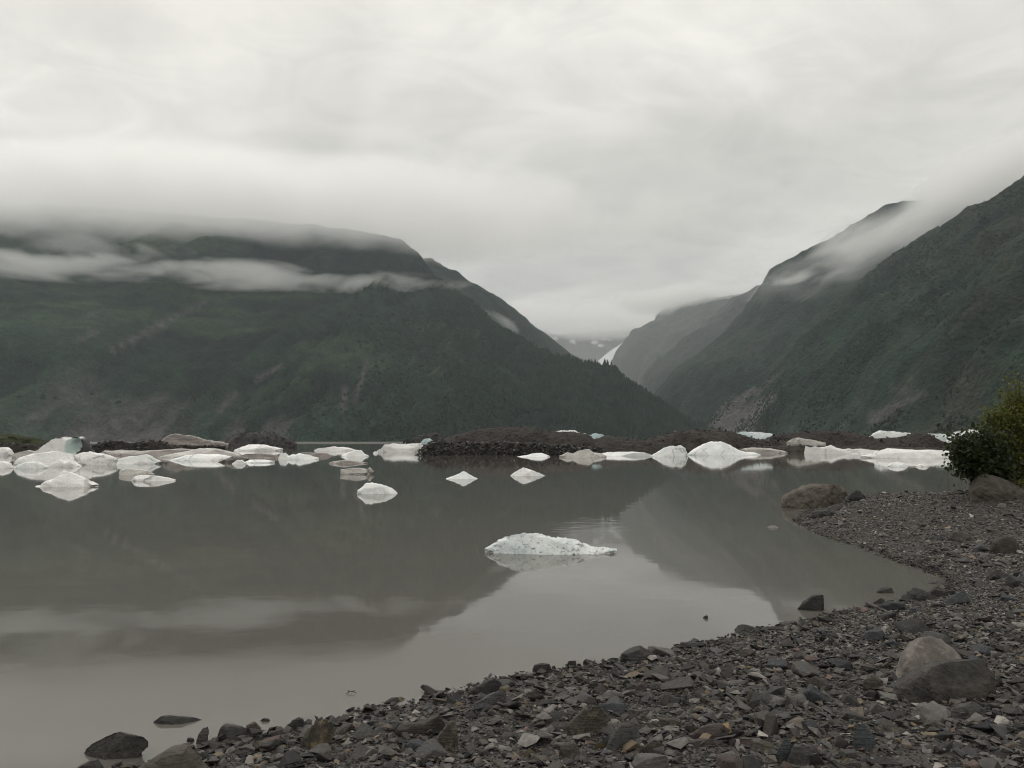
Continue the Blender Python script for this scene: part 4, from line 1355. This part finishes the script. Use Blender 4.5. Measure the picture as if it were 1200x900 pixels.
rock("dark angular rock sitting in the gravel near the inlet", [(1153, 674), (1160, 668), (1167, 666), (1176, 671), (1184, 676)], 678, S_DARK, 0.6, amp=0.14)
rock("white pebble on the flat below the bank boulder", [(1121, 596), (1123, 594), (1127, 594), (1128, 596)], 597, S_PALE, 0.7)
rock("pair of pale stones below the bank boulder", [(1169, 594), (1172, 590), (1178, 590), (1180, 594)], 595, S_PALE, 0.7)
rock("long light grey plate at the water's edge in front of the black block", [(855, 757), (862, 751), (872, 752), (876, 757)], 760, S_GREY, 0.6)
rock("ring of wet dark stones awash at the shore", [(861, 738), (866, 733), (876, 732), (884, 735), (886, 738)], 740, S_DARK, 0.6, amp=0.15)

# twig afloat
def twig():
    a = on(406, 813)
    segs = [((0, 0, 0.004), (0.045, 0.01, 0.03)), ((0.045, 0.01, 0.03), (0.10, 0.0, 0.012)), ((0.03, 0.006, 0.02), (0.012, 0.0, 0.05)), ((0.06, 0.008, 0.026), (0.085, 0.01, 0.04))]
    bm = bmesh.new()
    for p0, p1 in segs:
        p0, p1 = Vector(p0), Vector(p1)
        d = p1 - p0
        r = bmesh.ops.create_cone(bm, cap_ends=True, segments=6, radius1=0.006, radius2=0.003, depth=d.length)
        M = Matrix.Translation((p0 + p1) / 2) @ d.to_track_quat('Z', 'Y').to_matrix().to_4x4()
        bmesh.ops.transform(bm, matrix=M, verts=r["verts"])
    me = bpy.data.meshes.new("twig")
    bm.to_mesh(me)
    bm.free()
    me.materials.append(S_DARK)
    o = bpy.data.objects.new("twig", me)
    o.location = a
    o.scale = (0.75, 0.75, 0.55)
    COL.objects.link(o)
    tag(o, "small dark forked twig floating on the calm water", "twig")


twig()


# ------------------------------------------------------------------ the larger loose stones, each its own object
BIG = []
for k in range(14):
    V, F = hull(random.Random(k).choice((11, 13, 15)), random.Random(k * 5).choice((0.18, 0.25, 0.35, 0.5)), 700 + k, bev=0.045)
    me = bpy.data.meshes.new("stone")
    me.from_pydata([tuple(v) for v in V], [], [tuple(int(i) for i in f) for f in F])
    me.materials.append(S_GREY)
    BIG.append((me, V))
KINDS = [(S_DARK, "dark grey shale", 30), (S_GREY, "mid grey shale", 34), (S_BLUE, "blue grey slate", 14), (S_BROWN, "dull brown", 12), (S_RED, "reddish", 5), (S_TAN, "tan streaked", 4),
         (S_PALE, "pale grey", 3)]
BEACH_GROUP = "loose stones lying on the gravel beach"


def loose_stones(n, ymin, ymax, smin, smax, seed, taken, xlo=-0.70, xhi=0.71):
    r = random.Random(seed)
    c = 0
    tries = 0
    while c < n and tries < 20000:
        tries += 1
        y = math.sqrt(r.uniform(ymin ** 2, ymax ** 2))
        x = r.uniform(xlo, xhi) * y
        if shore_dist(np.array([x]), np.array([y]))[0] < 0.02:
            continue
        s = math.exp(r.uniform(math.log(smin), math.log(smax)))
        if any((x - a) ** 2 + (y - b) ** 2 < (0.42 * (s + q)) ** 2 for a, b, q in taken):
            continue
        taken.append((x, y, s))
        me, V = r.choice(BIG)
        o = bpy.data.objects.new("stone", me)
        z = float(beach_z(x, y)[0])
        sz = s * 0.5
        thick = sz * (V[:, 2].max() - V[:, 2].min())
        o.location = (x, y, z + thick * 0.32)
        asp = r.uniform(0.65, 1.0)
        o.scale = (sz, sz * asp, sz * r.uniform(0.8, 1.3))
        o.rotation_euler = (r.gauss(0, 0.20), r.gauss(0, 0.20), r.uniform(0, 6.28))
        mat, nm, _ = r.choices(KINDS, [k_[2] for k_ in KINDS])[0]
        COL.objects.link(o)
        o.material_slots[0].link = 'OBJECT'
        o.material_slots[0].material = mat
        size = "large" if s > 0.2 else "small"
        near = [(math.hypot(x - a, y - b) - 0.5 * q, l) for a, b, q, l in NAMED]
        dn, ln = min(near)
        shp = "flat" if thick / sz < 0.75 else "chunky"
        where = f"beside the {ln}" if dn < 0.28 else (f"a short way from the {ln}" if dn < 0.75 else "lying loose in the open beach gravel")
        tag(o, f"{size} {shp} {nm} stone {where}", "stone", BEACH_GROUP)
        c += 1


STOPW = set("in at with by beside behind among lying standing on near half below under leaning propped showing just barely sitting sunk touching level dotted against off to and".split())
_tk = []
NAMED = []
for o_ in list(COL.objects):
    if o_.type == 'MESH' and o_.name.split('.')[0] in ("rock", "boulder"):
        _tk.append((o_.location.x, o_.location.y, max(o_.dimensions.x, o_.dimensions.y)))
        wds = o_["label"].split()
        k_ = next((i for i, w_ in enumerate(wds) if w_ in STOPW and i > 1), len(wds))
        NAMED.append(_tk[-1] + (" ".join(wds[:min(k_, 5)]),))
loose_stones(120, 2.6, 6.3, 0.13, 0.30, 801, _tk)
loose_stones(110, 2.6, 7.5, 0.10, 0.19, 803, _tk)
loose_stones(70, 6.5, 13.0, 0.15, 0.42, 805, _tk)
# ================================================================== plants
def mat_leaf(name, c0, c1):
    m = NT(name)
    col = m.attr("tint").outputs["Color"]
    sepc = m.n("ShaderNodeSeparateColor")
    m.l(col, sepc.inputs[0])
    nd = m.mix(sepc.outputs[0], c0, c1)
    b = m.n("ShaderNodeBsdfPrincipled")
    m.l(nd, b.inputs["Base Color"])
    b.inputs["Roughness"].default_value = 0.55
    b.inputs["Specular IOR Level"].default_value = 0.3
    t = m.n("ShaderNodeBsdfTranslucent")
    m.l(nd, t.inputs["Color"])
    mixs = m.n("ShaderNodeMixShader")
    mixs.inputs[0].default_value = 0.42
    m.l(b.outputs[0], mixs.inputs[1])
    m.l(t.outputs[0], mixs.inputs[2])
    m.l(mixs.outputs[0], m.out.inputs["Surface"])
    return m.mat


LEAF_DARK = mat_leaf("dark_alder_leaf", (0.016, 0.026, 0.009), (0.055, 0.070, 0.022))
LEAF_GOLD = mat_leaf("yellowing_leaf", (0.048, 0.064, 0.014), (0.245, 0.245, 0.055))
m_ = NT("shrub_bark")
BARK = m_.principled(m_.mix(m_.noise(m_.coord("Object"), 9.0, 4), (0.03, 0.025, 0.02), (0.08, 0.07, 0.06)), 0.9)


def tube(pts, r0, r1, seg=6):
    pts = np.asarray(pts, float)
    n = len(pts)
    T = np.gradient(pts, axis=0)
    T /= np.linalg.norm(T, axis=1)[:, None] + 1e-9
    up = np.array([0.3, 0.9, 0.2])
    A = np.cross(T, up)
    A /= np.linalg.norm(A, axis=1)[:, None] + 1e-9
    B = np.cross(T, A)
    r = np.linspace(r0, r1, n)
    a = np.linspace(0, 2 * np.pi, seg, endpoint=False)
    V = pts[:, None, :] + r[:, None, None] * (np.cos(a)[None, :, None] * A[:, None, :] + np.sin(a)[None, :, None] * B[:, None, :])
    F = []
    for i in range(n - 1):
        for j in range(seg):
            k = (j + 1) % seg
            F.append((i * seg + j, i * seg + k, (i + 1) * seg + k, (i + 1) * seg + j))
    return V.reshape(-1, 3), np.array(F)


def shrub(label, base, lobes, leafmat, leaf, nleaf, seed, ntwig=120):
    """lobes: (centre xyz, radii xyz) in metres relative to the base"""
    rs = np.random.RandomState(seed)
    root = bpy.data.objects.new("shrub", None)
    root.location = base
    COL.objects.link(root)
    tag(root, label, "shrub")
    Vs, Fs, off = [], [], 0

    def add(V, F):
        nonlocal off
        Vs.append(V)
        Fs.append(F + off)
        off += len(V)

    vol = np.array([l[1][0] * l[1][1] * l[1][2] for l in lobes])
    tips = []
    for (c, r), w in zip(lobes, vol / vol.sum()):
        c, r = np.array(c), np.array(r)
        # a limb to the lobe and twigs through it
        b0 = np.array([rs.uniform(-.1, .1), rs.uniform(-.1, .1), -0.1])
        t = np.linspace(0, 1, 9)[:, None]
        bend = np.array([rs.uniform(-.15, .15), rs.uniform(-.15, .15), 0])
        limb = b0 + (c - b0) * t + bend * np.sin(t * np.pi)
        add(*tube(limb, 0.035, 0.012))
        for k in range(max(6, int(ntwig * w))):
            d = rs.normal(0, 1, 3)
            d /= np.linalg.norm(d)
            e = c + d * r * (rs.uniform(0.45, 1.02) if rs.uniform() < 0.72 else rs.uniform(1.0, 1.7))
            s0 = limb[rs.randint(4, 9)]
            mid = (s0 + e) / 2 + rs.normal(0, 0.06, 3)
            tt = np.linspace(0, 1, 6)[:, None]
            path = (1 - tt) ** 2 * s0 + 2 * tt * (1 - tt) * mid + tt ** 2 * e
            add(*tube(path, 0.009, 0.003, 4))
            for q in path[2:]:
                tips.append(q)
    mesh_np("branches", np.concatenate(Vs), np.concatenate(Fs), BARK, parent=root)
    tips = np.array(tips)
    i = rs.randint(0, len(tips), nleaf)
    C = tips[i] + rs.normal(0, leaf * 1.1, (nleaf, 3))
    ax = rs.normal(0, 1, (nleaf, 3)) + np.array([0, 0, -0.2])
    ax /= np.linalg.norm(ax, axis=1)[:, None]
    nr = rs.normal(0, 0.7, (nleaf, 3)) + np.array([0, -0.2, 1.0])
    sd = np.cross(ax, nr)
    sd /= np.linalg.norm(sd, axis=1)[:, None] + 1e-9
    nn = np.cross(sd, ax)
    Ls = leaf * rs.uniform(0.6, 1.25, nleaf)[:, None]
    P0 = C - ax * Ls * 0.5
    P1 = C + sd * Ls * 0.33 + nn * Ls * 0.08
    P2 = C + ax * Ls * 0.5
    P3 = C - sd * Ls * 0.33 + nn * Ls * 0.08
    V = np.stack([P0, P1, P2, P3], 1).reshape(-1, 3)
    b = np.arange(nleaf) * 4
    F = np.concatenate([np.stack([b, b + 1, b + 2], 1), np.stack([b, b + 2, b + 3], 1)])
    tint = np.clip(rs.beta(1.6, 2.4, nleaf) + 0.12 * rs.normal(0, 1, nleaf), 0, 1)
    mesh_np("leaves", V, F, leafmat, np.repeat(tint, 4)[:, None].repeat(3, 1), smooth=False, kind="stuff", parent=root)
    return root


def lobe(px, py, rx, ry, D, base):
    c = at(px, py, D)
    k = D / FPX
    return (tuple(c - Vector(base)), (rx * k, 0.8 * 0.5 * (rx + ry) * k, ry * k))


DB = 18.2
b1 = Vector((11.0, DB, float(beach_z(11.0, DB)[0]) - 0.02))
shrub("dark green leafy alder shrub overhanging the bank boulder", b1,
      [lobe(1133, 528, 17, 17, DB - .3, b1), lobe(1150, 519, 17, 16, DB, b1), lobe(1140, 545, 17, 11, DB - .4, b1), lobe(1160, 540, 16, 15, DB, b1), lobe(1122, 512, 8, 8, DB - .1, b1),
       lobe(1126, 540, 10, 12, DB - .3, b1), lobe(1172, 552, 20, 14, DB - .2, b1), lobe(1152, 530, 22, 20, DB + .3, b1)],
      LEAF_DARK, 0.115, 6800, 1001, 420)
b2 = Vector((12.3, DB + 0.9, float(beach_z(12.3, DB + 0.9)[0]) - 0.02))
D2 = DB + 0.9
shrub("taller yellow green shrub behind the dark alder on the bank", b2,
      [lobe(1196, 478, 24, 25, D2, b2), lobe(1177, 494, 21, 19, D2 - .2, b2), lobe(1203, 505, 22, 24, D2 - .3, b2), lobe(1182, 520, 18, 17, D2 - .3, b2), lobe(1205, 545, 22, 24, D2 - .3, b2),
       lobe(1165, 497, 7, 7, D2, b2), lobe(1230, 500, 24, 40, D2, b2), lobe(1230, 560, 26, 22, D2, b2), lobe(1188, 565, 14, 8, D2 - 1.0, b2)],
      LEAF_GOLD, 0.080, 20000, 1003, 760)


# ------------------------------------------------------------------ conifers: single spruces on the crest, then the forest below
def spruce_np(h, r, seed, tiers=6, seg=6):
    rs = np.random.RandomState(seed)
    V, F = [], []
    z0 = h * 0.12
    for k in range(tiers):
        a = k / tiers
        zb = z0 + (h - z0) * a * 0.92
        zt = min(h, zb + (h - z0) / tiers * 1.9)
        rr = r * (1 - a) ** 0.85 * rs.uniform(0.8, 1.15) + 0.15
        b = len(V)
        for j in range(seg):
            an = 2 * np.pi * j / seg + rs.uniform(-.3, .3)
            q = rr * rs.uniform(0.65, 1.2)
            V.append((q * np.cos(an), q * np.sin(an), zb - rs.uniform(0, .04) * h))
        V.append((rs.uniform(-.1, .1), rs.uniform(-.1, .1), zt))
        for j in range(seg):
            F.append((b + j, b + (j + 1) % seg, b + seg))
    return np.array(V, float), np.array(F)


mt = NT("spruce_needles")
NEEDLE = mt.principled(mt.mix(mt.noise(mt.coord("Position"), 0.3, 4), (0.008, 0.015, 0.011), (0.022, 0.034, 0.022)), 0.95, None, 0.1)
lx = LEFT_X
flat = lx.reshape(-1, 3)
fpx, fpy = project(flat)
spr = []
for k in range(4):
    V, F = spruce_np(13.0, 2.6, 50 + k)
    cr = bpy.data.meshes.new("crown")
    cr.from_pydata([tuple(v) for v in V], [], [tuple(int(i) for i in f) for f in F])
    cr.materials.append(NEEDLE)
    tv, tf = tube([(0, 0, -1.5), (0, 0, 3), (0, 0, 11)], 0.28, 0.08, 6)
    tr = bpy.data.meshes.new("trunk")
    tr.from_pydata([tuple(v) for v in tv], [], [tuple(int(i) for i in f) for f in tf])
    tr.materials.append(BARK)
    spr.append((cr, tr))
crest = lx[:, 0, :]
cpx, cpy = project(crest)
rr_ = random.Random(77)
for k in range(46):
    if k < 16:
        tx = rr_.uniform(688, 719)
    elif k < 24:
        tx = rr_.uniform(640, 690)
    else:
        tx = rr_.uniform(720, 812)
    i = int(np.argmin(np.abs(cpx - tx)))
    p = lx[i, rr_.choice((0, 1, 2, 3, 5))]
    root = bpy.data.objects.new("spruce_tree", None)
    root.location = tuple(p)
    s = rr_.uniform(0.75, 1.2) * (1.0 if k < 16 else 0.85)
    root.scale = (s * rr_.uniform(.8, 1.1),) * 2 + (s,)
    root.rotation_euler = (0, 0, rr_.uniform(0, 6.28))
    COL.objects.link(root)
    tag(root, "dark spruce standing on the flat shoulder of the forested ridge" if k < 16 else
        ("dark spruce on the ridge line above the flat shoulder" if k < 24 else "dark spruce on the falling ridge line down to the valley floor"), "tree", "spruces along the crest of the forested ridge")
    cr, tr = spr[k % 4]
    for nm, me in (("crown", cr), ("trunk", tr)):
        o = bpy.data.objects.new(nm, me)
        o.parent = root
        COL.objects.link(o)


def forest(label, pts, h0, h1, seed, mat):
    rs = np.random.RandomState(seed)
    T = [spruce_np(1.0, 0.24, 80 + k, 3, 5) for k in range(6)]
    Bz = [hull(9, 0.8, 90 + k) for k in range(6)]
    t = rs.randint(0, 6, len(pts))
    con = rs.uniform(0, 1, len(pts)) < pts[:, 3]
    Vs, Fs, off = [], [], 0
    h = rs.uniform(h0, h1, len(pts))
    for k in range(6):
        for kind in (0, 1):
            i = np.where((t == k) & (con == bool(kind)))[0]
            if not len(i):
                continue
            V, F = T[k] if kind else (Bz[k][0] * np.array([0.55, 0.55, 0.55]) + np.array([0, 0, 0.2]), Bz[k][1])
            W = V[None] * (h[i] * (1.0 if kind else 0.75))[:, None, None] + pts[i, None, :3]
            Vs.append(W.reshape(-1, 3))
            Fs.append((F[None] + (np.arange(len(i)) * len(V))[:, None, None]).reshape(-1, 3) + off)
            off += W.shape[0] * W.shape[1]
    tag(mesh_np("forest", np.concatenate(Vs), np.concatenate(Fs), mat, smooth=False), label, "forest", kind="stuff")


mf = NT("forest_leaf")
FORESTM = mf.principled(mf.mix(mf.ramp(mf.noise(mf.coord("Position"), 0.035, 5), 0.3, 0.7), (0.012, 0.024, 0.016), (0.026, 0.046, 0.024)), 0.95, None, 0.1)
rs_ = np.random.RandomState(5)


def sample_pts(G, n, prob, conif):
    P = G[:-1, :-1].reshape(-1, 3)
    q = G[1:, 1:].reshape(-1, 3)
    w = prob(P)
    w = w * np.linalg.norm(q - P, axis=1) ** 2
    i = rs_.choice(len(P), n, p=w / w.sum())
    u = rs_.uniform(0, 1, (n, 1))
    out = P[i] * (1 - u) + q[i] * u
    return np.hstack([out, conif(out)[:, None]])


def left_prob(P):
    px, py = project(P)
    vis = (px > -60) & (px < 860) & (py > 330)
    nn = fbm(P / 70.0, 3, 0.55, 501)
    vis = vis & ~((px < 400) & (py < 445))
    return vis * (0.012 + sstep(px, 380, 620) * 0.6 + sstep(py, 440, 500) * sstep(px, 260, 420) * 0.5) * sstep(nn, -0.35, 0.25) * (1 - 0.85 * sstep(py, 440, 500) * (1 - sstep(px, 150, 320)))


forest("dense spruce and alder forest covering the forested mountain's lower slope",
       sample_pts(lx, 13000, left_prob, lambda P: 0.15 + 0.6 * sstep(project(P)[0], 500, 700)), 5, 12, 6, FORESTM)


def right_prob(P):
    px, py = project(P)
    vis = (px > 800) & (px < 1260) & (py > 200) & (P[:, 1] < 1640)
    nn = fbm(P / 60.0, 3, 0.55, 503)
    return vis * sstep(nn, -0.2, 0.3)


forest("alder scrub thickets covering the steep dark mountain wall", sample_pts(RIGHT_X, 11000, right_prob, lambda P: P[:, 0] * 0 + 0.05), 3, 7, 8, FORESTM)
# ================================================================== AIR: cloud banks on the slopes and haze
def mat_cloud(name, g, dens):
    m = NT(name)
    v = m.n("ShaderNodeVolumePrincipled")
    v.inputs["Color"].default_value = (1.0, 1.0, 1.0, 1)
    v.inputs["Density"].default_value = dens
    v.inputs["Density Attribute"].default_value = "density"
    v.inputs["Anisotropy"].default_value = g
    m.l(v.outputs[0], m.out.inputs["Volume"])
    return m.mat


def cloud_bank(label, loc, half, rot, dens, seed, scale, g=0.3, ka=1.0, kb=2.0, kc=0.25, res=(64, 32, 24), stretch=(0.45, 0.7, 1.0), detail=4.0,
               power=1.0):
    mat = mat_cloud("cloud_vapour", g, dens)
    ng = bpy.data.node_groups.new("cloud_field", 'GeometryNodeTree')
    ng.interface.new_socket("Geometry", in_out='INPUT', socket_type='NodeSocketGeometry')
    ng.interface.new_socket("Geometry", in_out='OUTPUT', socket_type='NodeSocketGeometry')
    N, L = ng.nodes, ng.links
    gout = N.new("NodeGroupOutput")
    vc = N.new("GeometryNodeVolumeCube")
    vc.inputs["Min"].default_value = tuple(-h for h in half)
    vc.inputs["Max"].default_value = tuple(half)
    vc.inputs["Resolution X"].default_value = res[0]
    vc.inputs["Resolution Y"].default_value = res[1]
    vc.inputs["Resolution Z"].default_value = res[2]
    pos = N.new("GeometryNodeInputPosition")

    def mth(op, a, b=None, clamp=False):
        n = N.new("ShaderNodeMath")
        n.operation = op
        n.use_clamp = clamp
        for i, v in enumerate((a, b)):
            if v is None:
                continue
            if isinstance(v, (int, float)):
                n.inputs[i].default_value = v
            else:
                L.new(v, n.inputs[i])
        return n.outputs[0]

    q = N.new("ShaderNodeVectorMath")
    q.operation = 'DIVIDE'
    L.new(pos.outputs[0], q.inputs[0])
    q.inputs[1].default_value = half
    ln = N.new("ShaderNodeVectorMath")
    ln.operation = 'DOT_PRODUCT'
    L.new(q.outputs[0], ln.inputs[0])
    L.new(q.outputs[0], ln.inputs[1])
    env = mth('SUBTRACT', 1.0, ln.outputs["Value"])
    sv = N.new("ShaderNodeVectorMath")
    sv.operation = 'MULTIPLY_ADD'
    L.new(pos.outputs[0], sv.inputs[0])
    sv.inputs[1].default_value = tuple(s / scale for s in stretch)
    sv.inputs[2].default_value = (seed * 3.7, seed * 1.3, seed * 2.1)
    nz = N.new("ShaderNodeTexNoise")
    L.new(sv.outputs[0], nz.inputs["Vector"])
    nz.inputs["Scale"].default_value = 1.0
    nz.inputs["Detail"].default_value = detail
    nz.inputs["Roughness"].default_value = 0.55
    nz.inputs["Distortion"].default_value = 0.4
    nn = mth('MULTIPLY', mth('SUBTRACT', nz.outputs["Fac"], 0.5), kb)
    d = mth('SUBTRACT', mth('ADD', mth('MULTIPLY', env, ka), nn), kc)
    # vanish at the border of the bank
    edge = mth('MULTIPLY', env, 4.0, clamp=True)
    d = mth('MULTIPLY', mth('MAXIMUM', mth('MINIMUM', d, 1.0), 0.0), edge)
    if power != 1.0:
        d = mth('POWER', d, power)
    L.new(d, vc.inputs["Density"])
    sm = N.new("GeometryNodeSetMaterial")
    sm.inputs["Material"].default_value = mat
    L.new(vc.outputs[0], sm.inputs[0])
    L.new(sm.outputs[0], gout.inputs[0])
    me = bpy.data.meshes.new("cloud")
    me.materials.append(mat)
    o = bpy.data.objects.new("cloud", me)
    o.location = loc
    o.rotation_euler = rot
    COL.objects.link(o)
    md = o.modifiers.new("field", 'NODES')
    md.node_group = ng
    tag(o, label, "cloud", kind="stuff")
    return o


R_ = math.radians
cloud_bank("low cloud deck hiding the summit of the broad forested mountain", (-780, 1800, 550), (1400, 340, 125), (0, 0, R_(6)),
           0.0085, 1.0, 85, g=0.6, ka=1.5, kb=3.2, kc=0.05, res=(190, 30, 44), stretch=(0.5, 0.15, 1.0), detail=5.0)
cloud_bank("thin band of mist lying along the slope of the broad forested mountain", (-650, 1535, 340), (640, 60, 38), (0, R_(-1.0), R_(20)),
           0.019, 2.0, 38, g=0.2, ka=1.2, kb=4.6, kc=0.34, res=(320, 20, 60), stretch=(0.27, 0.10, 1.0), detail=7.0)
cloud_bank("faint upper shred of mist above the mist band on the forested mountain", (-830, 1590, 402), (330, 60, 30), (0, R_(3.0), R_(20)),
           0.007, 2.6, 36, g=0.2, ka=1.0, kb=4.6, kc=0.50, res=(180, 20, 40), stretch=(0.35, 0.10, 1.0), detail=6.0)
cloud_bank("ragged cloud streaming down along the ridge behind the steep dark wall", (1045, 1850, 548), (430, 110, 96), (0, R_(-23), 0),
           0.011, 3.0, 62, g=0.45, ka=1.25, kb=4.4, kc=0.30, res=(170, 24, 60), stretch=(0.42, 0.12, 1.0), detail=6.0)
cloud_bank("torn shred of mist hanging on the ridge behind the steep dark wall", (735, 1930, 424), (190, 70, 34), (0, R_(-14), 0),
           0.016, 3.6, 40, g=0.4, ka=1.0, kb=4.8, kc=0.50, res=(120, 20, 40), stretch=(0.42, 0.12, 1.0), detail=6.0)
cloud_bank("thin veil of mist over the upper part of the ridge behind the steep dark wall", (930, 1900, 500), (400, 100, 120), (0, R_(-23), 0),
           0.0045, 9.0, 90, g=0.4, ka=1.1, kb=3.4, kc=0.25, res=(130, 20, 60), stretch=(0.40, 0.12, 1.0), detail=6.0)
cloud_bank("cloud covering the top of the steep dark wall", (1330, 1880, 680), (400, 240, 110), (0, R_(-12), 0),
           0.012, 4.0, 110, g=0.55, ka=1.5, kb=3.0, kc=0.0, res=(90, 30, 40), stretch=(0.45, 0.15, 1.0))
cloud_bank("cloud cap on the pale mountain beside the glacier", (830, 3380, 612), (430, 260, 74), (0, 0, 0),
           0.013, 5.0, 170, g=0.6, ka=1.5, kb=2.6, kc=0.05, res=(70, 30, 24))
cloud_bank("cloud covering the far head wall of the valley", (420, 4500, 705), (1250, 420, 120), (0, 0, 0),
           0.0045, 6.0, 150, g=0.6, ka=1.4, kb=3.0, kc=0.1, res=(130, 24, 40), stretch=(0.5, 0.15, 1.0))
cloud_bank("wisp of mist caught behind the forested ridge", (-38, 2120, 338), (85, 60, 32), (0, R_(34), 0),
           0.012, 7.0, 55, g=0.45, ka=1.1, kb=4.2, kc=0.35, res=(90, 20, 40), stretch=(0.45, 0.15, 1.0), detail=5.0)
cloud_bank("thin mist filling the upper valley between the ridges", (560, 2950, 240), (1000, 1250, 420), (0, 0, 0),
           0.00017, 8.0, 600, g=0.3, ka=2.2, kb=1.2, kc=0.0, res=(40, 50, 20), detail=2.0)

hz = NT("thin_moist_air")
vol = hz.n("ShaderNodeVolumePrincipled")
vol.inputs["Color"].default_value = (0.78, 0.87, 0.95, 1)
vol.inputs["Density"].default_value = 0.00008
vol.inputs["Anisotropy"].default_value = 0.25
hz.l(vol.outputs[0], hz.out.inputs["Volume"])
x0, x1, y0, y1, z0, z1 = -4600, 4600, -400, 5400, -11, 1150
hv = np.array([(x0, y0, z0), (x1, y0, z0), (x1, y1, z0), (x0, y1, z0), (x0, y0, z1), (x1, y0, z1), (x1, y1, z1), (x0, y1, z1)], float)
hf = np.array([[0, 3, 2, 1], [4, 5, 6, 7], [0, 1, 5, 4], [1, 2, 6, 5], [2, 3, 7, 6], [3, 0, 4, 7]])
tag(mesh_np("haze", hv, hf, hz.mat, smooth=False), "thin grey blue haze filling the valley", "haze", kind="stuff")
